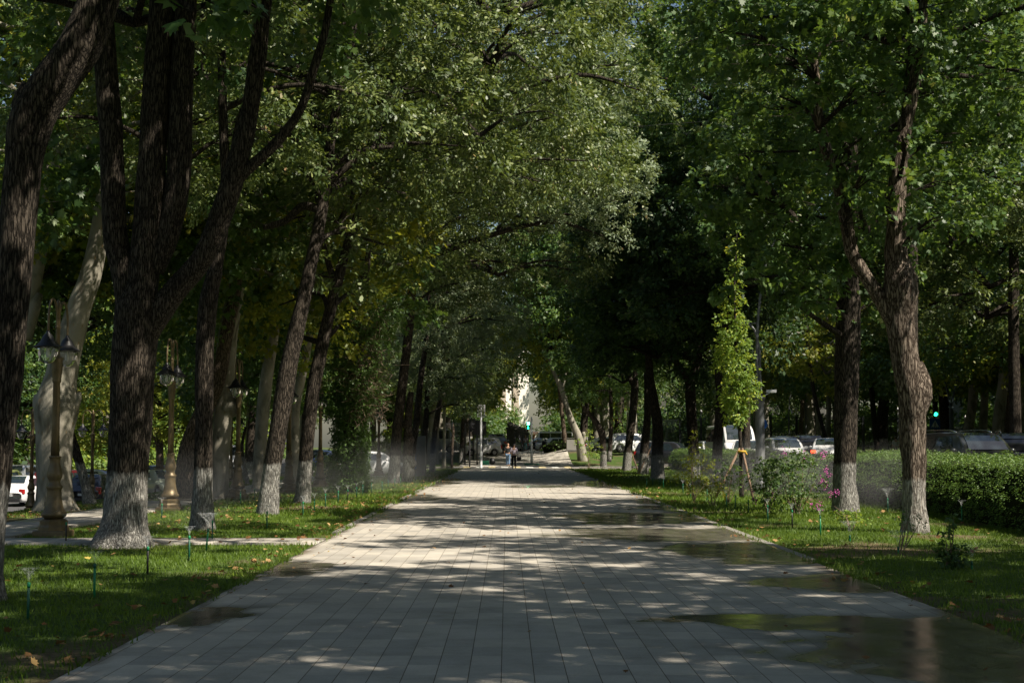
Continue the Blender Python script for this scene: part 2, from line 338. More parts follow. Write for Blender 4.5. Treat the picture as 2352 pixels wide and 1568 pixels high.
mm = N(nt, 'ShaderNodeMix', data_type='RGBA', blend_type='MULTIPLY'); mm.inputs[0].default_value = 1; L(base.outputs[0], mm.inputs[6]); L(br.outputs['Color'], mm.inputs[7])
m2 = N(nt, 'ShaderNodeMix', data_type='RGBA', blend_type='MULTIPLY'); m2.inputs[0].default_value = 1; L(mm.outputs[2], m2.inputs[6]); L(st.outputs[0], m2.inputs[7])
b2 = N(nt, 'ShaderNodeTexBrick', i_Scale=1.0); b2.offset = 0.0; L(mp.outputs[0], b2.inputs['Vector']); b2.inputs['Brick Width'].default_value = 500.0; b2.inputs['Row Height'].default_value = 0.2247; b2.inputs['Mortar Size'].default_value = 0.0042; b2.inputs['Mortar Smooth'].default_value = 0.4
lj = N(nt, 'ShaderNodeMix', data_type='RGBA', blend_type='MULTIPLY'); L(b2.outputs['Fac'], lj.inputs[0]); L(m2.outputs[2], lj.inputs[6]); lj.inputs[7].default_value = (0.30, 0.26, 0.20, 1); m2 = lj
at = N(nt, 'ShaderNodeAttribute', attribute_name='wet', attribute_type='GEOMETRY')
m3 = N(nt, 'ShaderNodeMix', data_type='RGBA', blend_type='MULTIPLY'); L(at.outputs['Fac'], m3.inputs[0]); L(m2.outputs[2], m3.inputs[6]); m3.inputs[7].default_value = (0.33, 0.335, 0.30, 1)
ad = N(nt, 'ShaderNodeAttribute', attribute_name='dirt', attribute_type='GEOMETRY'); m4 = N(nt, 'ShaderNodeMix', data_type='RGBA'); L(ad.outputs['Fac'], m4.inputs[0]); L(m3.outputs[2], m4.inputs[6]); m4.inputs[7].default_value = (0.13, 0.095, 0.06, 1)
L(m4.outputs[2], b.inputs['Base Color'])
n3 = N(nt, 'ShaderNodeTexNoise', i_Scale=2.5, i_Detail=3.0); L(tc.outputs['Object'], n3.inputs['Vector'])
wr = ramp(nt, [(0.35, (0.04, 0.04, 0.04)), (0.68, (0.26, 0.26, 0.26))], n3.outputs['Fac'])
wf = ramp(nt, [(0.5, (0, 0, 0)), (0.8, (1, 1, 1))], at.outputs['Fac'])
rr = N(nt, 'ShaderNodeMix', data_type='RGBA'); L(wf.outputs[0], rr.inputs[0]); rr.inputs[6].default_value = (0.75, 0.75, 0.75, 1); L(wr.outputs[0], rr.inputs[7])
L(rr.outputs[2], b.inputs['Roughness']); b.inputs['Specular IOR Level'].default_value = 0.5
inv = N(nt, 'ShaderNodeMath', operation='MULTIPLY_ADD'); L(at.outputs['Fac'], inv.inputs[0]); inv.inputs[1].default_value = -0.9; inv.inputs[2].default_value = 1.0
hm = N(nt, 'ShaderNodeMath', operation='MULTIPLY'); L(inv.outputs[0], hm.inputs[0]); L(n1.outputs['Fac'], hm.inputs[1])
h2 = N(nt, 'ShaderNodeMath', operation='MULTIPLY_ADD'); L(b2.outputs['Fac'], h2.inputs[0]); h2.inputs[1].default_value = -1.0; L(hm.outputs[0], h2.inputs[2])
bp = N(nt, 'ShaderNodeBump', i_Strength=0.35, i_Distance=0.006); L(h2.outputs[0], bp.inputs['Height']); L(bp.outputs[0], b.inputs['Normal'])
M['paving'] = m
ysp = np.unique(np.concatenate([np.arange(6, 30, 0.09), np.arange(30, 98.01, 0.25)]))
def dirt_f(x, y):
    d = np.minimum(np.abs(x - PX0), np.abs(x - PX1)); k = fbm(x * 1.5, y * 0.8, 61); return np.clip((1 - ss(d / (0.08 + 0.9 * np.maximum(0, k - .42)))) * ss((fbm(x * 7, y * 5, 62) - .3) / .3) * .9, 0, 1)
def path_z(x, y): return tz_np(x, y) * 0 + 0.035 + (fbm(x * 0.35, y * 0.35, 30) - 0.5) * 0.008
grid_obj('path', np.linspace(PX0, PX1, 130), ysp, path_z, M['paving'], {'wet': wet_f, 'dirt': dirt_f}, skirt=0.12)
zero = {'wet': lambda x, y: ss((fbm(x * .7, y * .7, 41) - 0.56) / 0.05) * 0.8}
sh = lambda dz: (lambda x, y: tz_np(x, y) + dz)
grid_obj('side_path', np.linspace(-10.25, -8.55, 8), np.arange(6, 97, 1.0), sh(0.034), M['paving'], zero, skirt=0.1)
grid_obj('cross_path', np.linspace(-8.55, PX0, 10), np.linspace(23.3, 24.5, 4), sh(0.030), M['paving'], zero, skirt=0.1)
grid_obj('cross_path', np.linspace(-8.55, PX0, 10), np.linspace(74.0, 76.0, 4), sh(0.030), M['paving'], zero, skirt=0.1)
grid_obj('pavement', np.linspace(-16, 12.5, 60), np.linspace(98.0, 101, 6), sh(0.031), M['paving'], zero, skirt=0.12)
grid_obj('pavement', np.linspace(-3.6, 5.0, 30), np.linspace(107, 230, 90), sh(0.055), M['paving'], zero, skirt=0.12)
M['asphalt'] = paint('worn_asphalt', (0.075, 0.075, 0.078), 0.85, vary=0.35, scale=25, bump=0.4)
M['asphalt_sunlit'] = paint('sunlit_asphalt', (0.20, 0.19, 0.175), 0.85, vary=0.25, scale=18, bump=0.4)  # asphalt colour lightened to look sunlit
grid_obj('road', np.linspace(13.0, 25, 14), np.concatenate([np.arange(10, 100, 2.0), np.linspace(100, 320, 60)]), sh(0.02), M['asphalt'])
grid_obj('road', np.linspace(-34, -17.5, 14), np.concatenate([np.arange(10, 100, 2.0), np.linspace(100, 320, 60)]), sh(0.02), M['asphalt'])
grid_obj('cross_road', np.linspace(-17.5, 13.0, 40), np.linspace(101.15, 106.8, 8), sh(0.012), M['asphalt_sunlit'])
grid_obj('road', np.linspace(-24, -4.6, 20), np.linspace(118, 200, 40), sh(0.03), M['asphalt_sunlit'])
M['white_line'] = paint('worn_road_paint', (0.6, 0.6, 0.56), 0.7, vary=0.2, scale=20)
M['yellow_line'] = paint('worn_yellow_road_paint', (0.62, 0.52, 0.28), 0.7, vary=0.2, scale=20)
for k in range(9):
    x0 = -3.2 + k * 0.92
    grid_obj('crossing_stripe', np.linspace(x0, x0 + 0.5, 2), np.linspace(101.6, 106.4, 4), sh(0.018), M['white_line' if k % 2 else 'yellow_line'])
# kerbs
M['kerb'] = paint('pale_concrete_kerb', (0.24, 0.225, 0.20), 0.85, vary=0.2, scale=8, bump=0.3)
def kerb(x0, x1, y0, y1, h):
    mb = MB(); n = max(2, int(max(x1 - x0, y1 - y0) / 2.0)); w_ = 0.075
    for k in range(n):
        a, c = k / n, (k + 1) / n
        if y1 - y0 > x1 - x0: X0, X1, Y0, Y1 = x0 - w_, x0 + w_, y0 + (y1 - y0) * a + 0.005, y0 + (y1 - y0) * c - 0.005
        else: X0, X1, Y0, Y1 = x0 + (x1 - x0) * a + 0.005, x0 + (x1 - x0) * c - 0.005, y0 - w_, y0 + w_
        z = tz((X0 + X1) / 2, (Y0 + Y1) / 2); mb.box(X0, X1, Y0, Y1, z - 0.15, z + h, 0.012)
    mb.build('kerb', M['kerb'], kind='structure')
kerb(12.9, 12.9, 14, 97, 0.13); kerb(-17.4, -17.4, 20, 97, 0.13); kerb(-16, -3.8, 101.07, 101.07, 0.12); kerb(5.1, 12.7, 101.07, 101.07, 0.12)
kerb(PX0 - 0.09, PX0 - 0.09, 26, 97.5, 0.03); kerb(PX1 + 0.09, PX1 + 0.09, 20, 97.5, 0.03)

# ------------------------------------------------------------------ grass blades (uncountable)
def mesh_np(name, v, nper, mats, tint=None, smooth=False):
    n = len(v) // nper; me = bpy.data.meshes.new(name); me.vertices.add(len(v)); me.vertices.foreach_set('co', np.ascontiguousarray(v, np.float32).ravel())
    me.loops.add(n * nper); me.loops.foreach_set('vertex_index', np.arange(n * nper, dtype=np.int32)); me.polygons.add(n)
    me.polygons.foreach_set('loop_start', np.arange(n, dtype=np.int32) * nper)
    for m_ in mats: me.materials.append(m_)
    if tint is not None:
        at = me.attributes.new('tint', 'FLOAT', 'FACE'); at.data.foreach_set('value', np.ascontiguousarray(tint, np.float32))
    me.update(calc_edges=True); return me
M['grass'] = leafmat('grass_blades', [(0.0, (0.04, 0.08, 0.008)), (0.5, (0.11, 0.185, 0.018)), (0.9, (0.19, 0.26, 0.03)), (1.0, (0.19, 0.17, 0.06))], 0.3, (0.16, 0.24, 0.02), 0.5, 0.3)
def grass(n, x0, x1, y0, y1, h, wd, pw=1.0, seed=1):
    r = np.random.default_rng(seed)
    y = y0 + (y1 - y0) * r.random(n) ** pw; x = x0 + (x1 - x0) * r.random(n)
    vis = (np.abs(x) < 0.375 * y + 1.5)
    x, y = x[vis], y[vis]
    ed = np.maximum(PX0 - x, x - PX1); keep = (r.random(len(x)) > soil_f(x, y) * 0.93) & (ed > -0.10 + 0.16 * (1 - ss((fbm(x * 0 + 3, y * 1.7, 63) - .3) / .3)))
    keep &= ~((x > -8.7) & (x < PX0) & (y > 23.2) & (y < 24.6)) & ~((x > -10.3) & (x < -8.5))
    x, y = x[keep], y[keep]; n = len(x)
    cl = fbm(x * 2.6, y * 2.6, 51); hh = h * (0.45 + 1.1 * cl) * (0.6 + 0.7 * r.random(n)) * np.where(np.minimum(np.abs(x - PX0), np.abs(x - PX1)) < 0.35, 1.35, 1)
    z = np.where(np.maximum(PX0 - x, x - PX1) < 0, .036, ground_z(x, y) - 0.004); a = r.random(n) * 2 * np.pi; lean = (r.random((n, 2)) - 0.5) * 1.3
    ww = wd * (0.7 + 0.6 * r.random(n))
    p0 = np.stack([x - np.cos(a) * ww, y - np.sin(a) * ww, z], -1); p1 = np.stack([x + np.cos(a) * ww, y + np.sin(a) * ww, z], -1)
    p2 = np.stack([x + lean[:, 0] * hh, y + lean[:, 1] * hh, z + hh], -1)
    t = np.clip(0.25 * r.random(n) + 0.75 * fbm(x * 0.9, y * 0.9, 52) + 0.12 * (r.random(n) > 0.97), 0, 1)
    return np.stack([p0, p1, p2], 1).reshape(-1, 3), t
gs = [grass(300000, -9, 13, 8.5, 34, 0.055, 0.0065, 1.0, 1), grass(150000, -14, 14, 32, 60, 0.075, 0.013, 1.0, 2), grass(80000, -17, 13, 58, 98, 0.09, 0.022, 1, 3)]
v = np.concatenate([g[0] for g in gs]); t = np.concatenate([g[1] for g in gs])
o = bpy.data.objects.new('grass', mesh_np('grass', v, 3, [M['grass']], t)); link(o); tag(o, kind='stuff')

# ------------------------------------------------------------------ leaf machinery
LEAF = {}
def leafpoly(kind):
    if kind == 'maple':
        p = [(0, 0), (.22, .34), (.38, .48), (.42, .26), (.78, .30), (.66, .12), (1.0, 0), (.66, -.12), (.78, -.30), (.42, -.26), (.38, -.48), (.22, -.34)]
    elif kind == 'oak': p = [(0, 0), (.25, .10), (.45, .22), (.62, .17), (.8, .22), (1.0, 0), (.8, -.22), (.62, -.17), (.45, -.22), (.25, -.10)]
    elif kind == 'oval': p = [(0, 0), (.3, .24), (.7, .22), (1, 0), (.7, -.22), (.3, -.24)]
    else: p = [(0, 0), (.5, .30), (1, 0), (.5, -.30)]
    a = np.array(p, float); z = -0.10 * a[:, 0] ** 2 + 0.16 * np.abs(a[:, 1])
    return np.column_stack([a, z])
def rotm(ax, an):
    c, s_ = np.cos(an), np.sin(an); z = np.zeros_like(c); o = np.ones_like(c)
    m_ = {'x': [[o, z, z], [z, c, -s_], [z, s_, c]], 'y': [[c, z, s_], [z, o, z], [-s_, z, c]], 'z': [[c, -s_, z], [s_, c, z], [z, z, o]]}[ax]
    return np.moveaxis(np.array(m_), -1, 0)
def spray(kind, n, size, R_, seed, droop=0.35, flat=0.28):
    r = np.random.default_rng(seed); lp = leafpoly(kind)
    ntw = 5; tw = r.integers(0, ntw, n); ta = (np.arange(ntw) - 2) * 0.45 + r.normal(0, .12, ntw)
    u = (0.15 + 0.85 * r.random(n)); ang = ta[tw]; rad = u * R_ * (1 - 0.12 * np.abs(np.arange(ntw)[tw] - 2))
    pos = np.stack([rad * np.cos(ang), rad * np.sin(ang), -droop * rad * u + r.normal(0, flat * R_ * 0.45, n)], -1)
    yaw = ang + np.where(r.random(n) < .5, 1, -1) * (0.5 + r.normal(0, .35, n))
    mt = rotm('z', yaw) @ rotm('y', r.normal(0.45, .45, n)) @ rotm('x', r.normal(0, .6, n))
    sz = size * (0.65 + 0.6 * r.random(n))
    v = np.einsum('nij,kj->nki', mt, lp) * sz[:, None, None] + pos[:, None, :]
    return v, r.random(n)
_sp = {}
def sprays(kind, n, size, R_, droop=0.35):
    key = (kind, n, size, R_, droop)
    if key not in _sp: _sp[key] = [spray(kind, n, size, R_, 100 + i, droop) for i in range(6)]
    return _sp[key]
def place_sprays(pos, out, kind, n, size, R_, seed, up=0.8, droop=0.35, scl=(0.75, 1.3), tb=0.0):
    """pos (m,3), out (m,3): outward direction of each clump of leaves"""
    r = np.random.default_rng(seed); m_ = len(pos); S = sprays(kind, n, size, R_, droop)
    ox = out + r.normal(0, .35, (m_, 3)); ox[:, 2] *= 0.35; ox /= np.linalg.norm(ox, axis=1)[:, None] + 1e-9
    z = np.array([0, 0, 1.0]) * up + out * (1 - up) + r.normal(0, .18, (m_, 3))
    z -= (z * ox).sum(1)[:, None] * ox; z /= np.linalg.norm(z, axis=1)[:, None] + 1e-9
    y = np.cross(z, ox); Mx = np.stack([ox, y, z], -1) * (scl[0] + (scl[1] - scl[0]) * r.random(m_))[:, None, None]
    which = r.integers(0, 6, m_); vs = []; ts = []
    for i in range(6):
        s_ = which == i
        if not s_.any(): continue
        v, t = S[i]; q = np.einsum('mij,nkj->mnki', Mx[s_], v) + pos[s_][:, None, None, :]
        vs.append(q.reshape(-1, 3)); cl = r.random(s_.sum())
        ts.append(np.clip(0.5 * cl[:, None] + 0.5 * t[None, :] + tb, 0, 1).ravel() ** 1.0)
    return np.concatenate(vs), np.concatenate(ts)
def shell_pts(c, rad, dens, seed, inner=0.5, zcut=-1.1):
    r = np.random.default_rng(seed); c = np.array(c, float); rad = np.array(rad, float)
    area = 4 * np.pi * ((rad[0] * rad[1]) ** 1.6 / 3 + (rad[0] * rad[2]) ** 1.6 / 3 + (rad[1] * rad[2]) ** 1.6 / 3) ** (1 / 1.6)
    n = max(4, int(area * dens)); d = r.normal(0, 1, (n, 3)); d /= np.linalg.norm(d, axis=1)[:, None]
    d = d[d[:, 2] > zcut]; n = len(d)
    u = inner + (1 - inner) * r.random(n) ** 0.6
    lump = 1 + 0.22 * np.sin(d[:, 0] * 5 + seed) * np.sin(d[:, 1] * 4.3 + 2 * seed) + 0.12 * np.sin(d[:, 2] * 9 + seed)
    return c + d * rad * (u * lump)[:, None], d
K = {'maple': 12, 'oak': 10, 'oval': 6, 'kite': 4}
def crown_mesh(name, blobs, kind, mat, dens=2.4, n=30, size=0.12, R_=0.5, seed=0, up=0.55, droop=0.4, stems=None, bark=None, tb=0.0, scl=(0.75, 1.3)):
    """blobs: list of (centre, radii[, density factor]); returns a mesh: leaves (slot 0) and thin limbs (slot 1)"""
    vs = []; ts = []
    for i, bl in enumerate(blobs):
        p, d = shell_pts(bl[0], bl[1], dens * (bl[2] if len(bl) > 2 else 1), seed * 97 + i)
        v, t = place_sprays(p, d, kind, n, size, R_, seed * 31 + i, up, droop, scl, tb); vs.append(v); ts.append(t)
    v = np.concatenate(vs); t = np.concatenate(ts); k = K[kind]; nf = len(v) // k
    mb = MB(); rr = random.Random(seed)
    if stems:
        for bl in blobs:
            c = Vector(bl[0]); s0 = min(stems, key=lambda s_: (Vector(s_) - c).length + max(0, s_[2] - c.z + 0.5) * 1.5); s0 = Vector(s0)
            L_ = (c - s0).length; mid = s0.lerp(c, 0.5) + Vector((rr.uniform(-.15, .15) * L_, rr.uniform(-.15, .15) * L_, 0.10 * L_))
            pts, rd = catmull([s0, mid, c], [0.035 + 0.014 * L_, 0.028 + 0.008 * L_, 0.02], 0.35); mb.tube(pts, rd, 5, False)
            for q in range(4):
                u = rr.random(); a = pts[int((0.45 + .5 * u) * (len(pts) - 1))]
                e = c + Vector((rr.uniform(-1, 1) * bl[1][0], rr.uniform(-1, 1) * bl[1][1], rr.uniform(-.7, .8) * bl[1][2])) * 0.85
                p2, r2 = catmull([a, a.lerp(e, .5) + Vector((0, 0, rr.uniform(-.1, .2))), e], [0.018, 0.012, 0.005], 0.4); mb.tube(p2, r2, 4, False)
    bv = np.array([list(x) for x in mb.v], np.float32).reshape(-1, 3); bf = [f for f in mb.f]
    me = bpy.data.meshes.new(name); V = np.concatenate([v, bv]) if len(bv) else v
    me.vertices.add(len(V)); me.vertices.foreach_set('co', np.ascontiguousarray(V, np.float32).ravel())
    li = np.arange(nf * k, dtype=np.int32); bl_ = np.array([i for f in bf for i in f], np.int32) + nf * k if bf else np.zeros(0, np.int32)
    me.loops.add(len(li) + len(bl_)); me.loops.foreach_set('vertex_index', np.concatenate([li, bl_]))
    ls = np.concatenate([np.arange(nf) * k, nf * k + np.cumsum([0] + [len(f) for f in bf])[:len(bf)]]) if bf else np.arange(nf) * k
    me.polygons.add(nf + len(bf)); me.polygons.foreach_set('loop_start', ls.astype(np.int32))
    me.materials.append(mat); me.materials.append(bark or M['bark'])
    mi = np.zeros(nf + len(bf), np.int32); mi[nf:] = 1; me.polygons.foreach_set('material_index', mi)
    at = me.attributes.new('tint', 'FLOAT', 'FACE'); at.data.foreach_set('value', np.concatenate([t, np.zeros(len(bf))]).astype(np.float32))
    me.update(calc_edges=True); global NLEAF; NLEAF += nf; return me
NLEAF = 0; MIST = True
# ------------------------------------------------------------------ trees
def umbrella(seed, Rr=4.6, H=8.5, n=24, rb=(1.0, 1.8), low=0.0):
    r = random.Random(seed); out = []
    tries = 0
    while len(out) < n and tries < 4000:
        tries += 1
        u = r.random(); z = low + (H - low) * r.random()
        f = math.sin(math.pi * min(1, (z / H) * 0.75 + 0.25)) ** 0.6
        a = r.random() * 6.283; q = Rr * f * math.sqrt(r.uniform(0.12, 1))
        rad = r.uniform(*rb); c = (q * math.cos(a), q * math.sin(a), z)
        if all((Vector(c) - Vector(o[0])).length > 0.74 * (rad + o[1][0]) for o in out):
            out.append((c, (rad, rad, rad * r.uniform(.55, .8))))
    return out
CV = {}
def cvar(key):
    if key in CV: return CV[key]
    kind, i = key
    st = [(0.2 * math.sin(k), 0.2 * math.cos(k), z) for k, z in enumerate([0.2, 1.2, 2.2, 3.4, 4.8, 6.2])]
    if kind == 'maple': me = crown_mesh('maple_crown', umbrella(11 + i), 'maple', M['maple'], 2.7, 32, 0.135, 0.5, 11 + i, stems=st)
    elif kind == 'oak': me = crown_mesh('oak_crown', umbrella(31 + i), 'oak', M['oak'], 2.8, 34, 0.125, 0.46, 31 + i, stems=st)
    elif kind == 'pale': me = crown_mesh('sunlit_pale_oak_crown', umbrella(36 + i), 'oak', M['pale'], 2.8, 34, 0.125, 0.46, 36 + i, stems=st)
    elif kind == 'far': me = crown_mesh('far_crown', umbrella(51 + i, 4.8, 10, 26, (1.3, 2.3)), 'kite', M[['maple', 'oak', 'maple', 'yellow'][i % 4]], 1.15, 26, 0.24, 0.8, 51 + i, stems=st)
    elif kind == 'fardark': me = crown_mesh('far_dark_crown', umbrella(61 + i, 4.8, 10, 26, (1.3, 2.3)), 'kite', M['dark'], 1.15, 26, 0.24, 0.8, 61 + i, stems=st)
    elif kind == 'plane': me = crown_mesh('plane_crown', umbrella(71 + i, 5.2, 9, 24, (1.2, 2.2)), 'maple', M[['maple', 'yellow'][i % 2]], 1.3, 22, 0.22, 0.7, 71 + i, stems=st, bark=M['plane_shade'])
    CV[key] = me; return me
def put_crown(parent, key, z, scale=1.0, rot=0.0, dx=0.0, dy=0.0, sz=None, name='crown'):
    o = bpy.data.objects.new(name, cvar(key)); link(o, parent); o.location = (dx, dy, z); o.rotation_euler = (0, 0, rot); o.scale = (scale, scale, sz or scale); return o

TREES = {}
def tree(name, label, base, stems, bark='bark_wash', cat='tree', group=None, crowns=(), blobs=None, leaf=('maple', 'maple'), dens=2.2, n=28, size=0.13, R_=0.5,
         seg=22, rough=0.09, flare=0.0, up=0.5, droop=0.35, seed=1, lumps=(), tb=0.0, rf=3.0):
    px, py, s_ = base; d = FPX / s_; x = (px - 1165) / s_; z0 = tz(x, d); org = Vector((x, d, z0))
    root = empty(name, org, label=label, cat=cat, group=group); mb = MB(); tops = []
    for si, st in enumerate(stems):
        pts = []; rad = []
        for k, q in enumerate(st):
            dd = d + (q[3] if len(q) > 3 else 0); p = P(q[0], q[1], dd) - org
            if si == 0 and k == 0: p.z = 0.0
            pts.append(p); rad.append(q[2] / 2 / FPX * dd * 0.92)
        if si == 0:
            if flare: 
                h = pts[1] - pts[0]; pts = [pts[0] - h.normalized() * 0.25, pts[0], pts[0] + h.normalized() * 0.28] + pts[1:]; rad = [rad[0] * (1 + flare * 1.3), rad[0] * (1 + flare), rad[0]] + rad[1:]
            else: pts = [pts[0] - (pts[1] - pts[0]).normalized() * 0.25] + pts; rad = [rad[0] * 1.05] + rad
        pp, rr = catmull(pts, rad, 0.10 if s_ > 60 else 0.3); mb.tube(pp, rr, seg, True, 0, True, rough, seed * 3.1 + si, rf); tops += [tuple(p) for p in pp[len(pp) // 3:]]
    for (lx, ly, lr, lr2) in lumps:
        p = P(lx, ly, d) - org; mb.blob(p, (lr / s_, lr / s_, lr2 / s_), 16, 10, rough=0.35, seed=lx)
    mb.build('trunk', M[bark], root)
    if blobs:
        bl = []
        for q in blobs:
            dd = d + (q[4] if len(q) > 4 else 0); c = P(q[0], q[1], dd) - org; rx = q[2] / FPX * dd; rz = q[3] / FPX * dd
            bl.append((tuple(c), (rx, max(rx, rz) * 0.9, rz), q[5] if len(q) > 5 else 1))
        o = bpy.data.objects.new('crown', crown_mesh('crown', bl, leaf[0], M[leaf[1]], dens, n, size, R_, seed, up, droop, stems=tops[::2], tb=tb)); link(o, root)
    for c in crowns: put_crown(root, *c)
    return root

# --- left row along the promenade, nearest first
tree('elm_tree', 'brown furrowed trunk at the left picture edge bending right above a swollen knee, base whitewashed', (-38, 1375, 217),
     [[(-38, 1375, 112), (-22, 1150, 100), (2, 950, 92), (18, 760, 88), (30, 560, 88), (42, 380, 92), (58, 270, 108), (105, 185, 112), (165, 95, 108), (205, 0, 100), (235, -120, 92)], [(62, 300, 70), (45, 235, 74), (60, 190, 60)]],
     flare=0.25, seed=2, crowns=[(('maple', 0), 7.6, 1.0, 0.4, 1.5, 0)], rough=0.07)
tree('elm_tree', 'huge dark multi stemmed tree with broad flared whitewashed base beside the nearest bronze lamp', (288, 1250, 142),
     [[(288, 1250, 122), (294, 1180, 108), (298, 1080, 100), (303, 950, 104), (306, 820, 108), (312, 720, 108), (322, 640, 84), (332, 540, 72), (337, 440, 74), (343, 300, 70), (350, 150, 70), (358, -60, 62)],
      [(300, 740, 70), (283, 640, 66), (262, 560, 60), (252, 460, 60), (246, 330, 58), (237, 240, 60), (226, 130, 58), (212, -50, 50)],
      [(345, 620, 60), (378, 540, 58), (398, 440, 60), (404, 330, 60), (405, 200, 58), (410, 60, 56), (416, -60, 50)],
      [(318, 790, 70), (350, 735, 68), (400, 665, 60), (455, 600, 56), (492, 520, 56), (522, 430, 56), (545, 340, 52), (566, 240, 44), (582, 120, 44), (600, -60, 38)],
      [(530, 415, 36), (560, 385, 30), (615, 335, 27), (660, 280, 24), (690, 225, 22), (715, 140, 22), (738, 60, 20), (756, -60, 18)]],
     flare=0.32, seed=3, crowns=[(('maple', 1), 8.6, 1.05, 2.0, 0, 1), (('maple', 0), 9.6, 1.05, 4.0, 5.0, -2.5)], rough=0.08, seg=26)  # second crown hangs out of view, added to shade these stems
tree('elm_tree', 'straight dark whitewashed tree standing between the second and third bronze lamps', (470, 1215, 120),
     [[(470, 1215, 56), (470, 1100, 46), (470, 950, 44), (469, 800, 46), (476, 690, 46), (490, 620, 40)], [(480, 680, 36), (502, 560, 28), (512, 430, 26), (505, 300, 24), (500, 180, 22), (496, 40, 20)],
      [(498, 590, 26), (520, 450, 20), (535, 300, 18), (560, 200, 14), (575, 60, 12)]], flare=0.2, seed=4, crowns=[(('oak', 0), 7.5, 0.9, 1.0, -1, 3)])
tree('elm_tree', 'slender dark tree leaning right with a whitewashed foot beside the leaf strewn lawn', (618, 1180, 98),
     [[(618, 1180, 52), (625, 1090, 44), (640, 990, 44), (655, 890, 46), (672, 790, 42), (695, 690, 36), (712, 600, 32), (730, 510, 30), (742, 420, 28), (752, 330, 26), (772, 220, 24), (795, 110, 22), (812, -40, 20)],
      [(735, 480, 22), (690, 470, 20), (650, 505, 18), (600, 520, 14)], [(742, 420, 22), (790, 380, 18), (840, 340, 14), (900, 330, 10)]], flare=0.12, seed=5,
     blobs=[(850, 420, 75, 55, 2), (800, 520, 60, 50, 1), (880, 560, 60, 55, 3), (790, 640, 55, 45, 2), (700, 600, 40, 50, 0.5), (930, 440, 55, 45, 3), (690, 380, 60, 40, -1), (850, 300, 60, 60, 2), (760, 90, 80, 60, 2), (640, 190, 70, 60, 1), (900, 180, 90, 70, 3), (620, 60, 90, 60, 2)],
     leaf=('oak', 'oak'), size=0.15, R_=0.42, dens=2.6, crowns=[(('oak', 1), 8.2, 0.95, 0.3, 1, 1), (('oak', 0), 9.6, 1.0, 1.3, 5, 4)])
tree('elm_tree', 'dark tree leaning right just behind the slender leaning one, whitewashed foot', (697, 1155, 82.5),
     [[(697, 1155, 40), (703, 1060, 34), (712, 960, 34), (722, 880, 34), (742, 780, 32), (765, 680, 28), (790, 580, 24), (822, 480, 22), (850, 380, 20), (880, 250, 18), (900, 60, 14)],
      [(770, 660, 18), (740, 560, 14), (720, 420, 12)], [(850, 380, 16), (905, 330, 14), (970, 295, 12), (1040, 270, 9)]], flare=0.12, seed=6, crowns=[(('oak', 0), 7.8, 0.95, 2.2, 1, 1), (('oak', 1), 9.8, 1.0, 0.2, 4.5, 5)],
     blobs=[(760, 760, 70, 50, 3), (640, 700, 50, 50, 4), (700, 820, 30, 30, 4), (830, 690, 50, 40, 3)], leaf=('maple', 'yellow'), size=0.13)
r_ = tree('ivy_clad_tree', 'tree trunk wrapped in green ivy beneath a hanging mass of bare brown twigs', (803, 1135, 68),
     [[(803, 1135, 44), (804, 1000, 36), (812, 880, 34), (822, 760, 32), (835, 600, 28), (850, 400, 22), (860, 150, 18)]], bark='bark', seed=7, crowns=[(('oak', 1), 8.4, 0.95, 4.0, 0.5, 1), (('oak', 0), 11.5, 1.1, 5.0, 6.0, 2)])
def ivy(root, base, pts, w, mat='dark', n=5200, size=0.085, seed=1, rad=1.25):
    px, py, s_ = base; d = FPX / s_; org = root.location; r = np.random.default_rng(seed)
    pp = np.array([list(P(a, b_, d) - org) for a, b_ in pts]); k = r.random(n) * (len(pp) - 1); i = k.astype(int); f = (k - i)[:, None]
    c = pp[i] * (1 - f) + pp[i + 1] * f; a = r.random(n) * 6.283; ww = (np.interp(k, np.arange(len(w)), w) / 2 / s_) * (0.85 + 0.35 * r.random(n)) * rad
    ww = ww * (0.8 + 0.5 * vnoise(k * 6, a * 1.3, 3))
    out = np.stack([np.cos(a), np.sin(a), np.zeros(n)], -1); pos = c + out * ww[:, None]
    v, t = place_sprays(pos, out, 'oval', 5, size, 0.13, seed, up=0.25, droop=1.2)
    return v, t
bs = (803, 1135, 68)
v, t = ivy(r_, bs, [(803, 1135), (803, 1060), (806, 960), (812, 880), (820, 780), (830, 700)], [52, 50, 48, 56, 66, 60], n=6000)
v2, t2 = ivy(r_, bs, [(800, 960), (812, 880), (825, 780), (850, 680)], [60, 90, 110, 90], n=1500, seed=4)
me = mesh_np('ivy', np.concatenate([v, v2]), 6, [M['hedge']], np.concatenate([t, t2]) * 0.6); o = bpy.data.objects.new('ivy', me); link(o, r_)
mb = MB(); rr = random.Random(5); org = r_.location
for k in range(1100):
    a = P(rr.gauss(828, 26), rr.uniform(700, 960), FPX / 68 + rr.uniform(-.7, .7)) - org
    p = [a]; dr = Vector((rr.gauss(0, 1), rr.gauss(0, 1), rr.uniform(-1.0, 0.6))).normalized() * rr.uniform(.10, .28)
    for q in range(3): p.append(p[-1] + dr + Vector((rr.gauss(0, .05), rr.gauss(0, .05), rr.gauss(0, .05)))); 
    mb.tube(p, [0.010, 0.008, 0.006, 0.003], 3, False)
mb.build('dead_twigs', M['twig'], r_)
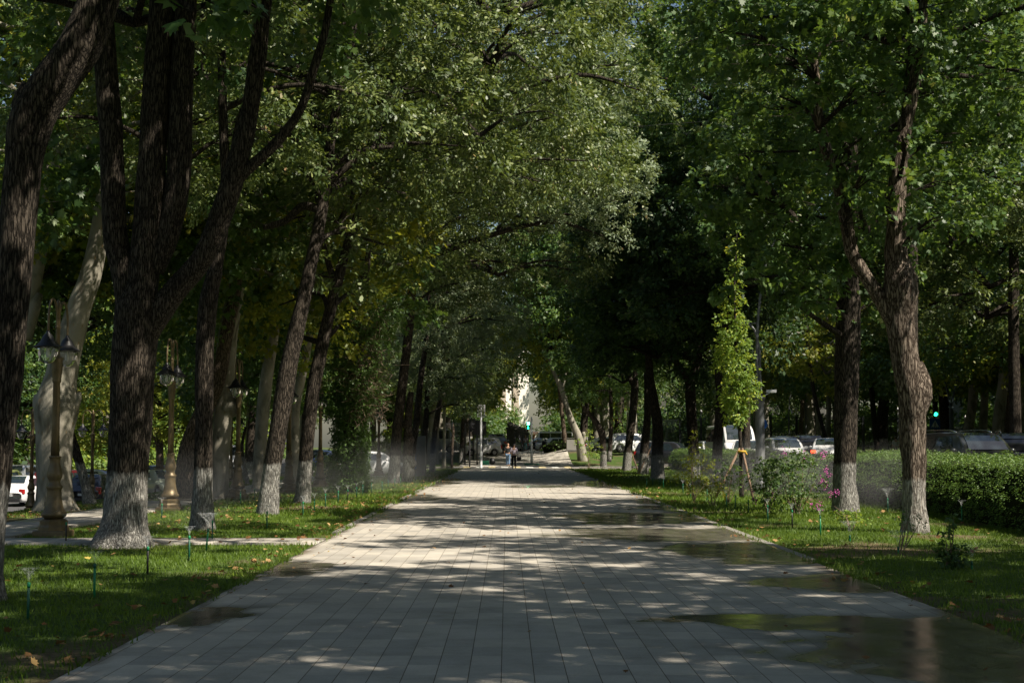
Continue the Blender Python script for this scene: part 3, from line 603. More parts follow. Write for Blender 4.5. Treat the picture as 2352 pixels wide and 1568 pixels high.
tree('elm_tree', 'dark leaning trunk joined to a lumpy broken companion stump, left of the promenade', (905, 1107, 54),
     [[(905, 1107, 30), (912, 1000, 26), (922, 900, 24), (936, 780, 22), (944, 680, 22), (946, 560, 20), (950, 400, 16), (948, 250, 12)],
      [(936, 1105, 26), (938, 1030, 24), (938, 960, 20), (944, 900, 14)], [(944, 690, 14), (975, 560, 12), (1010, 500, 10), (1090, 470, 7)]], flare=0.15, seed=8, crowns=[(('oak', 0), 7.6, 1.0, 0.9, 1, 1), (('oak', 1), 9.0, 1.05, 2.9, 4.5, 3)],
     blobs=[(1080, 130, 75, 60, -3), (1180, 90, 80, 65, -4), (1280, 60, 80, 60, -4), (1380, 110, 75, 60, -3), (1120, 250, 70, 60, -3), (1230, 215, 75, 60, -5), (1340, 205, 80, 65, -5), (1440, 190, 70, 60, -3), (1180, 350, 70, 55, -4), (1290, 335, 75, 60, -5), (1395, 320, 80, 60, -5), (1455, 380, 50, 60, -4),
            (1240, 445, 60, 45, -4), (1340, 440, 70, 55, -5), (1425, 460, 60, 55, -4), (1395, 540, 45, 35, -4), (1280, 500, 40, 30, -4)], leaf=('oak', 'pale'), size=0.12, R_=0.46, dens=3.8, n=38, up=0.35,
     lumps=[(940, 1010, 12, 14), (934, 975, 12, 10), (944, 1060, 12, 16)])
tree('elm_tree', 'brown trunk leaning right, half sunlit, right after the lumpy double trunk', (943, 1096, 46), [[(943, 1096, 19), (950, 1020, 17), (958, 960, 17), (965, 880, 15), (978, 780, 13), (985, 650, 11)]],
     seed=9, crowns=[(('pale', 0), 6.2, 0.85, 2.9, 1.2, 0)])
tree('elm_tree', 'thin brown trunk with clean whitewash to waist height near the promenade edge', (971, 1089, 42), [[(971, 1089, 17), (976, 1010, 14), (980, 940, 13), (984, 860, 12), (992, 740, 10)]],
     seed=10, crowns=[(('pale', 0), 5.0, 0.8, 1.2, 0.8, -1)],
     blobs=[(1010, 800, 45, 50, 0), (985, 870, 40, 40, -1), (1030, 870, 40, 45, 0), (1040, 760, 35, 35, 1), (980, 780, 35, 35, 0), (1060, 930, 35, 30, 1)], leaf=('oak', 'pale'), size=0.15)
tree('elm_tree', 'dark trunk leaning right behind sprinkler mist with leafy creeper at its foot', (993, 1081, 37), [[(993, 1081, 16), (996, 1020, 14), (1004, 960, 13), (1014, 890, 11), (1020, 780, 9)]], seed=11, crowns=[(('oak', 1), 5.4, 0.95, 5.0, 0, 0)])
tree('young_tree', 'short pale trunk on the lawn just before the cross street', (1020, 1062, 33), [[(1020, 1062, 12), (1020, 1030, 8), (1021, 980, 7), (1020, 900, 6)]], bark='plane', seed=12, crowns=[(('far', 1), 4.2, 0.55, 1, 0, 0)])
tree('elm_tree', 'far trunk with a neat white painted foot near the traffic lights', (1059, 1068, 29), [[(1059, 1068, 13), (1062, 1010, 10), (1065, 950, 9), (1072, 880, 8)]], seed=13, crowns=[(('far', 0), 5, 0.9, 1, -0.5, 0)])
tree('dead_tree', 'thin lumpy leafless trunk standing alone before the cross street', (1038, 1075, 34), [[(1038, 1075, 6), (1039, 1030, 7), (1041, 1000, 8), (1041, 985, 6), (1042, 972, 2)]], bark='bark_grey', seed=14, rough=0.3, seg=10)

# --- pale plane trees between side path and parked cars
tree('plane_tree', 'massive pale plane tree with side bulges behind the nearest bronze lamp', (133, 1178, 92),
     [[(133, 1178, 92), (130, 1100, 84), (128, 1010, 88), (131, 935, 108), (142, 860, 78), (160, 780, 68), (180, 700, 60), (200, 640, 54), (215, 570, 48), (228, 480, 44), (240, 380, 40), (250, 200, 34)], [(118, 960, 60), (95, 925, 42), (88, 905, 20)], [(165, 935, 40), (180, 915, 20), (184, 900, 8)]],
     bark='plane', flare=0.3, seed=20, rough=0.05, rf=1.5, crowns=[(('plane', 0), 7.0, 1.0, 0, 0, 1)])
tree('plane_tree', 'pale plane stem with a sunlit torn branch stub behind the leftmost trunk', (-22, 1160, 88),
     [[(-22, 1160, 60), (-12, 1000, 52), (14, 860, 48), (44, 760, 44), (70, 660, 38), (88, 560, 34), (102, 450, 32), (115, 340, 32), (130, 240, 28), (150, 100, 22)], [(50, 780, 44), (68, 720, 40), (76, 692, 34), (86, 672, 20)]], bark='plane', seed=21, rough=0.06, rf=1.5,
     crowns=[(('plane', 1), 6.6, 1.0, 1, 0, 2)], blobs=[(120, 510, 55, 28, 1), (150, 545, 45, 25, 0), (110, 620, 45, 35, 1)], leaf=('maple', 'young'), size=0.19, R_=0.5)  # the bright leaf colour of these clumps stands for backlight
tree('plane_tree', 'thick brown barked plane trunk leaning right behind the second bronze lamp', (432, 1128, 76),
     [[(432, 1128, 60), (432, 1060, 50), (445, 1000, 46), (468, 950, 44), (490, 900, 40), (505, 850, 36), (520, 760, 34), (540, 650, 30), (560, 500, 26)]], bark='bark_grey', flare=0.2, seed=22, rough=0.08, rf=1.5, crowns=[(('plane', 0), 6.6, 1.0, 2.5, 0, 1)])
tree('plane_tree', 'pale sunlit plane trunk with a round burl, behind the straight dark tree', (508, 1130, 75),
     [[(508, 1130, 46), (508, 1060, 44), (512, 980, 46), (516, 900, 46), (518, 820, 50), (526, 740, 46), (542, 650, 40), (562, 560, 34), (585, 440, 30), (610, 250, 24)]], bark='plane', flare=0.2, seed=23, rough=0.07, rf=1.5, lumps=[(530, 932, 26, 24)], crowns=[(('plane', 1), 7, 1.0, 4, 0, 1)])
tree('plane_tree', 'pale smooth plane trunk just left of the slender leaning tree', (598, 1112, 62), [[(598, 1112, 34), (600, 1030, 32), (606, 930, 32), (616, 840, 30), (628, 760, 26), (640, 640, 22), (650, 500, 18)]], bark='plane', flare=0.2, seed=24, rough=0.05, rf=1.5, crowns=[(('plane', 1), 6.2, 0.95, 1.5, 0, 0)])
tree('plane_tree', 'pale plane trunk showing between the two leaning whitewashed trees', (676, 1112, 60), [[(676, 1112, 32), (676, 1020, 28), (680, 930, 24), (700, 830, 20), (714, 720, 18), (722, 560, 14)]], bark='plane', flare=0.2, seed=25, rough=0.05, rf=1.5, crowns=[(('plane', 0), 6.4, 0.95, 3.5, 0, 0)])
tree('leaning_tree', 'dark slim trunk leaning left with whitewashed foot beside the parked cars', (212, 1155, 82), [[(212, 1155, 28), (200, 1105, 24), (180, 1040, 22), (165, 990, 18), (150, 930, 14)]], flare=0.3, seed=26, crowns=[(('far', 2), 4.6, 0.75, 0, -1, 1)])
tree('leaning_tree', 'dark slim trunk leaning left in front of the distant white van gap', (572, 1095, 56), [[(572, 1095, 12), (562, 1060, 9), (558, 1020, 8), (566, 980, 7)]], seed=27, crowns=[(('far', 0), 4.0, 0.7, 2, 0, 0)], seg=12)
tree('pollarded_tree', 'short stout grey trunk with whitewash behind the parked silver cars', (369, 1062, 40), [[(369, 1075, 22), (370, 1040, 18), (368, 1015, 20), (362, 1000, 22), (350, 985, 12)]], bark='bark_grey', seed=28, crowns=[(('far', 3), 3.6, 0.8, 2, 0, 0)], rough=0.15)

# --- right row
tree('maple_tree', 'gnarled rough barked tree with a big side burl, a knot hole and a forked limb', (2097, 1220, 123),
     [[(2097, 1220, 66), (2095, 1160, 58), (2097, 1080, 56), (2096, 1000, 60), (2094, 930, 64), (2088, 870, 68), (2078, 800, 66), (2072, 740, 68), (2071, 690, 82), (2072, 645, 86), (2068, 580, 58), (2068, 500, 50), (2072, 420, 46), (2082, 330, 38), (2104, 240, 32), (2122, 150, 28), (2138, 30, 24), (2142, -60, 20)],
      [(2078, 800, 44), (2050, 720, 46), (2020, 672, 38), (1985, 620, 34), (1962, 570, 32), (1950, 500, 32), (1938, 440, 30), (1915, 360, 28), (1893, 270, 26), (1888, 200, 22), (1880, 100, 18)],
      [(2094, 985, 50), (2100, 935, 66), (2108, 895, 74), (2113, 865, 58), (2118, 842, 26), (2120, 830, 6)], [(2084, 700, 40), (2092, 672, 46), (2094, 650, 40), (2092, 632, 16)]],
     bark='bark_rough', flare=0.12, seed=40, rough=0.2, seg=40, rf=4.0, lumps=[(2050, 655, 14, 16), (2060, 640, 20, 22)],
     blobs=[(1990, 400, 90, 34, -1), (2080, 370, 80, 30, 0), (1960, 480, 60, 35, -.5), (2160, 420, 80, 34, 0), (1900, 390, 70, 30, 0), (2060, 480, 80, 34, 1), (2180, 500, 70, 30, 0), (1860, 130, 120, 35, -1), (1980, 190, 110, 34, -1), (2080, 110, 110, 34, 0),
            (1760, 110, 100, 34, -1), (2160, 200, 90, 40, 1), (1800, 210, 80, 34, 0), (2080, 290, 100, 36, 1), (1950, 60, 120, 40, 0), (2200, 320, 60, 40, 1), (1700, 60, 80, 35, 0), (2230, 60, 90, 40, 1), (2085, 305, 60, 36, -1.3), (2125, 180, 60, 36, -1.3), (1990, 310, 60, 36, -1.2), (2060, 430, 60, 26, -1.3), (1900, 260, 60, 34, -1.0), (2120, 60, 60, 36, -1.2), (2150, 500, 50, 26, -1)],
     leaf=('maple', 'maple'), size=0.125, R_=0.42, dens=2.6, up=0.7, crowns=[(('maple', 0), 8.4, 0.92, 1.1, 0.5, 1)])
tree('maple_tree', 'straight dark trunk with a clean whitewash line next to the gnarled tree', (1938, 1175, 95),
     [[(1938, 1175, 66), (1937, 1100, 56), (1940, 1020, 56), (1945, 900, 60), (1950, 780, 62), (1953, 700, 60), (1955, 620, 48), (1962, 500, 36), (1970, 350, 30), (1985, 150, 24)], [(1952, 640, 30), (1900, 560, 20), (1850, 520, 14)]], flare=0.12, seed=41, crowns=[(('maple', 1), 6.6, 0.92, 3.1, 0.6, 0)],
     blobs=[(1790, 650, 75, 34, -3), (1850, 690, 80, 38, -3), (1720, 640, 60, 30, -4), (1880, 620, 70, 34, -2), (1800, 560, 60, 45, -1), (1640, 420, 60, 50, 0), (1790, 500, 60, 45, 0), (1860, 560, 60, 34, -1), (1940, 600, 60, 30, -2), (1990, 700, 60, 30, 0), (1680, 430, 90, 60, 1), (1800, 420, 90, 50, 1), (1700, 320, 100, 60, 1), (1830, 310, 90, 50, 1)],
     leaf=('maple', 'maple'), size=0.16, R_=0.5, dens=2.4)
tree('elm_tree', 'brown trunk behind the bright columnar tree, forking high into two bare stubs', (1641, 1106, 52),
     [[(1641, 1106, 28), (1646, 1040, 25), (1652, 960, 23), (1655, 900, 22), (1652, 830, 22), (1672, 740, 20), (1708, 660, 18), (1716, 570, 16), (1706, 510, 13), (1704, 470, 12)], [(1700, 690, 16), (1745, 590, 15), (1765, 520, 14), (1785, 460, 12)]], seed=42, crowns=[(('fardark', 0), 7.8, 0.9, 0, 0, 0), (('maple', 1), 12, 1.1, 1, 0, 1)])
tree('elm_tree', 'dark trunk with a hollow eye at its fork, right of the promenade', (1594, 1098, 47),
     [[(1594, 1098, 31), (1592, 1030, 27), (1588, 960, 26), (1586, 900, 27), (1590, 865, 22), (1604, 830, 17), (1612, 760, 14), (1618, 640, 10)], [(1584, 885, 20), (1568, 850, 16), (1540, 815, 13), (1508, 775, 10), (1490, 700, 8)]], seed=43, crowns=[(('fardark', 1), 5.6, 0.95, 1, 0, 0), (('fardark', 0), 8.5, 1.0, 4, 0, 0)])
tree('elm_tree', 'dark trunk with a broad bright white painted foot in the right row', (1510, 1098, 48),
     [[(1510, 1098, 36), (1509, 1040, 30), (1510, 980, 27), (1502, 920, 24), (1494, 870, 20), (1488, 780, 16), (1480, 640, 12)]], seed=44, crowns=[(('maple', 0), 5.6, 0.95, 3, 0, 0), (('maple', 1), 8.5, 0.95, 4, 0, 0), (('maple', 0), 15, 1.2, 4, 0, 4)])
tree('elm_tree', 'dark slanting trunk standing behind the yellow strapped stakes', (1476, 1086, 42), [[(1476, 1086, 28), (1480, 1030, 22), (1487, 950, 18), (1486, 880, 15), (1482, 780, 12)]], seed=45, crowns=[(('maple', 1), 6.0, 0.95, 5, 0, 0), (('maple', 0), 10.5, 1.0, 1, 1, 1)])
tree('elm_tree', 'leaning dark trunk with wide V fork, fourth from the lane end', (1438, 1078, 36),
     [[(1438, 1078, 24), (1444, 1020, 20), (1452, 960, 19), (1458, 900, 20), (1460, 860, 13), (1462, 780, 10)], [(1456, 885, 15), (1436, 850, 11), (1418, 815, 9), (1404, 765, 7)]], seed=46, crowns=[(('maple', 0), 5.4, 0.95, 2, 0, 0), (('oak', 0), 14, 1.1, 4, 1, 1)])
tree('elm_tree', 'black trunk swept sharply left at head height, wrapped by green leaves', (1386, 1063, 31),
     [[(1386, 1063, 17), (1385, 1020, 16), (1382, 995, 18), (1366, 965, 13), (1346, 940, 11), (1334, 905, 10), (1330, 850, 9), (1326, 780, 7)], [(1398, 1060, 12), (1402, 1010, 11), (1404, 950, 10), (1400, 860, 7)]], seed=47, crowns=[(('maple', 1), 5.2, 0.8, 2, 1.5, 0), (('far', 0), 10.5, 1.15, 4, -2.5, 2), (('far', 2), 16, 1.3, 5, -2.5, 4)],
     blobs=[(1400, 920, 32, 36, 0), (1390, 870, 36, 36, 0), (1412, 965, 20, 26, 0), (1370, 820, 40, 40, 1)], leaf=('oval', 'maple'), size=0.14, tb=0.15)
tree('plane_tree', 'bare white plane trunk leaning left with a dark scar in its fork', (1341, 1045, 29),
     [[(1338, 1045, 26), (1330, 1010, 22), (1316, 975, 17), (1303, 940, 14), (1294, 905, 14), (1284, 880, 13), (1272, 855, 9), (1264, 830, 8), (1262, 805, 6)], [(1290, 895, 9), (1298, 870, 7), (1300, 850, 4)], [(1338, 1020, 10), (1342, 1000, 9), (1339, 992, 8)]], bark='plane', seed=48, rough=0.04, seg=16, crowns=[(('far', 2), 9.0, 1.1, 3, -1, 4)], blobs=[(1300, 760, 45, 35, 0), (1345, 800, 35, 35, 0), (1238, 815, 34, 28, 1), (1350, 730, 40, 35, 0), (1260, 700, 50, 40, 0), (1215, 760, 30, 28, 1), (1310, 670, 45, 35, 0), (1350, 860, 26, 26, 0)], leaf=('kite', 'yellow'), size=0.22, R_=0.7, dens=1.8, n=26)  # yellow clumps added so the colour gives sunlit foliage down the avenue
tree('plane_tree', 'brown trunk behind the leaning white plane tree on the mound', (1298, 1030, 27), [[(1298, 1030, 15), (1296, 1000, 12), (1290, 940, 10), (1282, 860, 9)]], bark='bark_grey', seed=49, seg=14, crowns=[(('far', 0), 8.5, 1.1, 1, 0, 3)])

# --- rows continuing beside and behind the camera: they shade the foreground
for (px, s_, kk, lab) in [(1936, 60, [(('maple', 0), 7.5, 1.2, 1, 1, 2), (('oak', 1), 13, 1.25, 2, 1.5, 3)], 'tall tree at the roadside directly behind the straight dark trunk'), (2094, 70, [(('oak', 0), 8.5, 1.1, 1, 3.5, 5), (('maple', 1), 13, 1.0, 2, 4, 7)], 'tall tree at the roadside directly behind the gnarled trunk'),
                      (1712, 43, [(('maple', 1), 8, 1.3, 1, 0, 2), (('oak', 0), 15, 1.4, 2, 0, 3)], 'tall tree behind the columnar tree by the road'), (2330, 62, [(('oak', 1), 6, 1.2, 1, 0, 2), (('maple', 0), 12, 1.1, 2, 0, 3)], 'tall tree at the right edge beyond the dark cars')]:
    x, y = WS(px, s_); root = empty('elm_tree', (x, y, tz(x, y)), label=lab, cat='tree'); mb = MB()
    pp, rr = catmull([(0, 0, -.2), (0.03, 0, 2.5), (0.1, .1, 6), (0.3, .3, 11), (.5, 1, 16)], [.26, .22, .20, .16, .06], .3); mb.tube(pp, rr, 14, rough=.08, seed=x); mb.build('trunk', M['bark_wash'], root)
    for q in kk: put_crown(root, *q)
for (x, y, k, z, s_, lab) in [(9.6, 17.0, ('maple', 1), 9.5, 0.6, 'dark trunk beside the promenade just right of the picture'), (8.9, 8.5, ('maple', 0), 8.3, 1.1, 'tree on the right lawn close to the camera'), (9.4, -1.0, ('maple', 1), 8.3, 1.1, 'tree on the right lawn behind the camera'),
                        (-6.6, 6.5, ('oak', 0), 6.5, 1.0, 'tree on the left lawn close to the camera'), (14.5, 4, ('maple', 1), 6.5, 1.15, 'tree beyond the hedge close to the camera'), (14.8, 13.5, ('maple', 0), 6.5, 1.1, 'tree beyond the hedge abreast of the first trunk')]:
    root = empty('elm_tree', (x, y, tz(x, y)), label=lab, cat='tree', group='trees that only shade the foreground'); mb = MB()
    pp, rr = catmull([(0, 0, -.2), (0.05, 0, 2.5), (0.2, .1, 5), (0.3, -.1, 9), (.3, 0, 13)], [.34, .27, .24, .18, .08], .2); mb.tube(pp, rr, 16, rough=.08, seed=x); mb.build('trunk', M['bark_wash'], root)
    put_crown(root, k, z, s_, x)
    if y in (8.5, -1.0): put_crown(root, ('maple', 1), 8.6, 0.9, x + 2, -4.0, -2.5); put_crown(root, ('oak', 1), 9.6, 1.0, x + 1, 0.5, -1.5)  # extra unseen crowns, added to thicken the shade on the foreground
    if y == -1.0: put_crown(root, ('oak', 0), 9, 0.9, x + 3, -7.0, 1.5)  # one more unseen crown, added to block sun

o = bpy.data.objects.new('hanging_branch', None)
bpy.data.objects.remove(o)
for q in [q for q in bpy.data.objects if q.get('label') == 'tree on the left lawn close to the camera']:
    q['label'] = 'tree close to the camera whose lowest leaves hang into the top left of the view'; c0 = P(430, 8, 8.2) - q.location; c1 = P(560, 15, 8.6) - q.location
    o = bpy.data.objects.new('crown', crown_mesh('crown', [(tuple(c0), (.16, .2, .10), 6), (tuple(c1), (.14, .2, .08), 5), (tuple(c0 + Vector((.1, 0, .3))), (.4, .3, .2), 3)], 'maple', M['maple'], 3, 7, 0.12, 0.14, 5, 0.5, 0.5, stems=[(0.3, .1, 6.0)], scl=(.9, 1.1))); link(o, q)
# pale trunks beyond the right road
for (px, s_, wb, top, lean, bk, cr, lab) in [(2208, 35, 30, 800, 34, 'plane', 0, 'pale grey plane trunk leaning right behind the dark roof railed car'), (2251, 34, 25, 800, 14, 'plane', 1, 'straight pale plane trunk beside a fence lantern'), (2292, 36, 34, 790, 42, 'bark_grey', 0, 'rough brown sunlit trunk leaning right near the right edge'),
        (2341, 37, 36, 790, 2, 'plane', 1, 'broad pale trunk at the right picture edge across the road'), (2160, 33, 28, 800, 12, 'bark_grey', 0, 'dark forked trunk behind the crosswalk sign'), (1882, 27, 15, 830, -6, 'plane', 1, 'thin pale curved plane trunk left of the straight dark trunk'),
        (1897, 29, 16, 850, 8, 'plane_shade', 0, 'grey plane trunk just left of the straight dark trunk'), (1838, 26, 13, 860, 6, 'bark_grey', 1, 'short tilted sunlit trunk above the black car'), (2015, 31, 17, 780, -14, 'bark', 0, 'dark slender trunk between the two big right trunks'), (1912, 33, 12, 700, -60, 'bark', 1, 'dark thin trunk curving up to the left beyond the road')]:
    y0 = 1023 + (CAMZ - tz((px - 1165) / s_, FPX / s_)) * s_
    tree('plane_tree' if 'plane' in bk else 'street_tree', lab, (px, y0, s_), [[(px, y0, wb), (px + lean * .3, y0 - 60, wb * .85), (px + lean * .75, (y0 + top) / 2, wb * .78), (px + lean, top, wb * .7), (px + lean * 1.1, top - 90, wb * .5)]], bark=bk, seed=int(px), seg=16, rough=.06, rf=1.5, flare=.15, crowns=[(('plane', cr), 6.0, 1.0, px, 0, 1)])

# --- trees of the background
def bgproto(i, key, bark, lean):
    root = empty('street_tree', (0, 0, -50)); mb = MB(); rr_ = random.Random(i)
    pp, r2 = catmull([(0, 0, -.4), (lean * .2, 0, 2.2), (lean * .6, 0.1, 4.5), (lean, 0, 7), (lean * 1.1, 0, 11)], [.46, .34, .30, .22, .1], .4); mb.tube(pp, r2, 12, rough=.07, seed=i)
    pp, r2 = catmull([(lean * .5, 0, 4), (lean * .5 + .9, .3, 5.6), (lean * .5 + 1.5, .3, 8)], [.2, .16, .08], .4); mb.tube(pp, r2, 8, rough=.07, seed=i)
    mb.build('trunk', M[bark], root); put_crown(root, key, 5.0, 1.0, i); return root
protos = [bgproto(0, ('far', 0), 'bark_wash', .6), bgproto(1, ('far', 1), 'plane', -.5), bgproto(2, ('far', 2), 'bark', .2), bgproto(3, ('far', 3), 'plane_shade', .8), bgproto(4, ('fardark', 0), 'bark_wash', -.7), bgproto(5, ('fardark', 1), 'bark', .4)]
used = set()
def bg(x, y, p, s_=1.0, rz=None, label='', group=None, sink=0.0):
    o = protos[p] if p not in used else copy_tree(protos[p]); used.add(p)
    o.location = (x, y, tz(x, y) - sink); o.rotation_euler = (0, 0, rz if rz is not None else random.uniform(0, 6.28)); o.scale = (s_, s_, s_ * random.uniform(.92, 1.12)); tag(o, label, 'tree', group); return o
rb = random.Random(3)
for y in np.arange(42, 215, 8.5):                      # beyond the left road
    for x, g_ in ((-36, 'tall trees beyond the left car park'), (-46, 'second rank of trees beyond the left car park')):
        bg(x + rb.uniform(-2, 2), y + rb.uniform(-2.5, 2.5), rb.choice([0, 1, 2, 3, 4, 0, 2]), rb.uniform(1.0, 1.35), label='leafy green tree standing in the mass behind the parked cars' if x > -40 else 'leafy green tree filling the far left background', group=g_)
for y in np.arange(76, 215, 9.0):                       # between left road and promenade, far part
    bg(-14.5 + rb.uniform(-2, 2), y + rb.uniform(-2, 2), rb.choice([0, 1, 2, 3, 3]), rb.uniform(.9, 1.15), label='leafy tree on the strip between the promenade and the left road', group='trees on the strip left of the promenade')
for y in np.arange(112, 215, 10.5):                     # row on beyond the crossing
    bg(-6.3 - (y - 112) * 0.03 + rb.uniform(-.5, .5), y, rb.choice([3, 0, 2, 1]), rb.uniform(1.25, 1.4), label='tree of the left row continuing beyond the cross street', group='left row beyond the cross street')
    if y < 190: bg(10.3 + rb.uniform(-.3, 1.2), y + 14, rb.choice([0, 1, 3, 2]), rb.uniform(1.25, 1.45), label='tree of the right row continuing beyond the cross street', group='right row beyond the cross street')
for y in np.arange(38, 215, 9.5):                       # beyond the right road
    for x, g_ in ((28.5, 'pale trunked trees along the fence beyond the right road'), (40, 'park trees behind the iron fence')):
        if x < 30 and y < 70: x = 31
        bg(x + rb.uniform(-2, 2), y + rb.uniform(-2.5, 2.5), rb.choice([0, 1, 1, 3, 2] if x < 32 else [0, 2, 4, 5, 4]), rb.uniform(1.0, 1.3), label='street tree standing before the iron fence across the right road' if x < 32 else 'dense green tree behind the iron fence', group=g_)
for i, (px, s_) in enumerate([(1078, 14.6), (1030, 14.8), (1095, 10), (1335, 12.5), (1350, 11), (1370, 13), (1400, 12), (985, 14.5), (940, 14), (1430, 12)]):  # closing the vista
    x, y = WS(px, s_); bg(x, y, [4, 0, 5, 2, 3, 0, 1][i % 7], 1.7, label='broad green tree closing the end of the avenue', group='trees closing the end of the avenue')
for p in range(6):
    if p not in used: bg(45, 60 + p * 5, p, 1.2, label='dense green tree behind the iron fence', group='park trees behind the iron fence')
print('LEAVES', NLEAF)
# ------------------------------------------------------------------ hedges and shrubs
M['core'] = paint('dark_hedge_fill', (0.018, 0.022, 0.010), 0.95, spec=0.05, vary=0.4, scale=12)  # near-black fill for the inside of hedges
def hedge(name, pts, width, z1, label, seed, dens=210, mat='hedge', size=0.055):
    """clipped hedge along ground points: leaves on top and sides around a solid dark filler core"""
    r = np.random.default_rng(seed); x0, y0 = pts[0]; root = empty(name, (x0, y0, tz(x0, y0)), label=label, cat='hedge')
    P_ = np.array(pts, float); seg = np.diff(P_, axis=0); ln = np.hypot(seg[:, 0], seg[:, 1]); cum = np.concatenate([[0], np.cumsum(ln)]); T = cum[-1]
    def at(u, off):
        i = np.clip(np.searchsorted(cum, u, 'right') - 1, 0, len(seg) - 1); f = (u - cum[i]) / ln[i]; c = P_[i] + seg[i] * f[:, None]
        nrm = np.stack([seg[i][:, 1], -seg[i][:, 0]], 1) / ln[i][:, None]; return c + nrm * off[:, None], nrm
    per = 2 * z1 + width; n = int(T * per * dens / 8); u = r.random(n) * T; q = r.random(n) * per
    hh = z1 * (0.93 + 0.12 * fbm(u * 0.7, u * 0 + seed, seed)); w2 = width / 2
    side = np.where(q < z1, -1, np.where(q > z1 + width, 1, 0)); off = np.where(side == 0, q - z1 - w2, side * w2); zz = np.where(side == 0, hh, np.where(side < 0, q, per - q) * hh / z1)
    rnd = 1 - 0.30 * ss((zz / hh - 0.6) / 0.4) * (side != 0); bulge = 0.16 * (fbm(u * 1.6, zz * 1.6, seed + 2) - 0.5); off = off * rnd + np.where(side == 0, 0, side) * bulge
    zz = zz - np.where(side == 0, 0.14 * np.abs(off / w2) ** 3, 0) + (side == 0) * 0.12 * (fbm(u * 2.2, off * 2.2, seed + 3) - 0.5)
    c, nrm = at(u, off); gz = tz_np(c[:, 0], c[:, 1])
    pos = np.stack([c[:, 0] - x0, c[:, 1] - y0, gz + zz - tz(x0, y0)], 1) + r.normal(0, .03, (n, 3))
    out = np.where((side == 0)[:, None], np.stack([r.normal(0, .4, n), r.normal(0, .4, n), np.ones(n)], 1), np.concatenate([nrm * side[:, None], np.full((n, 1), .25)], 1)); out /= np.linalg.norm(out, axis=1)[:, None]
    v, t = place_sprays(pos, out, 'oval', 8, size, 0.13, seed, up=0.45, droop=0.0)
    o = bpy.data.objects.new('foliage', mesh_np('foliage', v, 6, [M[mat]], t)); link(o, root)
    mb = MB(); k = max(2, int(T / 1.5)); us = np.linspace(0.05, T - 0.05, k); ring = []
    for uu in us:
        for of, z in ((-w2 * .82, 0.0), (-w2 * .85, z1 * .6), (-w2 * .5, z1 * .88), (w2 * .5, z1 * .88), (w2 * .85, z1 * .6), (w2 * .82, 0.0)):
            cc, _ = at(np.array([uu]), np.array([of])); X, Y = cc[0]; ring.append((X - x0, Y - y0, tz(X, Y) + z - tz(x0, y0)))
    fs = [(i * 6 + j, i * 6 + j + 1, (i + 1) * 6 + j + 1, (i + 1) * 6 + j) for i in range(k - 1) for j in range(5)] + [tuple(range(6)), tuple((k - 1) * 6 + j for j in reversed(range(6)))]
    mb.add(ring, fs, False); mb.build('stems', M['core'], root); return root  # solid dark core added to fill the hedge; no stems are modelled
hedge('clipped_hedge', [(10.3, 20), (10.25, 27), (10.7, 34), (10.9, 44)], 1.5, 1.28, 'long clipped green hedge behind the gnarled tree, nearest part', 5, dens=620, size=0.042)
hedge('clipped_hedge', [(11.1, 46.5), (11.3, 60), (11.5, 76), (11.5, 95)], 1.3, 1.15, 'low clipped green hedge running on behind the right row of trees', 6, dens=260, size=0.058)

def bush(name, label, px, s_, h, rpx, kind, mat, blobs, stems=5, size=0.06, dens=3.0, n=14, R_=0.22, seed=1, cat='shrub', flowers=None, up=0.6, group=None, droop=0.3, tb=0.0):
    """blobs in metres relative to the base: (dx, dy, z, r, rz)"""
    x, y = WS(px, s_); root = empty(name, (x, y, tz(x, y)), label=label, cat=cat, group=group); mb = MB(); rr = random.Random(seed)
    for k in range(stems):
        b_ = blobs[k % len(blobs)]; e = Vector((b_[0], b_[1], b_[2])) + Vector((rr.uniform(-.6, .6), rr.uniform(-.6, .6), rr.uniform(0, .6))) * b_[3]
        s0 = Vector((rr.uniform(-.06, .06), rr.uniform(-.06, .06), -.05)); p_, r_ = catmull([s0, s0.lerp(e, .5) + Vector((rr.uniform(-.08, .08), 0, .05)), e], [.012, .008, .003], .12); mb.tube(p_, r_, 5, False)
    mb.build('stems', M['twig'], root); vs = []; ts = []
    for i, b_ in enumerate(blobs):
        p, d = shell_pts(b_[:3], (b_[3] * 1.15, b_[3] * 1.15, b_[4] * 1.15), dens * (2.2 if s_ > 41 else 1), seed * 7 + i, inner=0.15); v, t = place_sprays(p, d, kind, n, size, R_, seed * 5 + i, up, droop, tb=tb); vs.append(v); ts.append(t)
    o = bpy.data.objects.new('foliage', mesh_np('foliage', np.concatenate(vs), K[kind], [M[mat]], np.concatenate(ts))); link(o, root)
    if flowers:
        for fx, fz in flowers:
            mb = MB(); fy = rr.uniform(-.2, .2)
            for k in range(14):
                c = (fx + rr.gauss(0, .035), fy + rr.gauss(0, .035), fz + rr.gauss(0, .05)); mb.blob(c, (.016, .016, .012), 5, 3)
            mb.build('blossom', M['pink'], root)
    return root
M['pink'] = paint('magenta_blossom', (0.55, 0.10, 0.38), 0.6, vary=0.3, scale=30)
def SB(s_, px0, *q):  # photo offsets -> metres for bush blobs: (px, height_px, r_px, rz_px)
    return [((a - px0) / s_, 0.0, h / s_, r / s_, rz / s_) for a, h, r, rz in q]
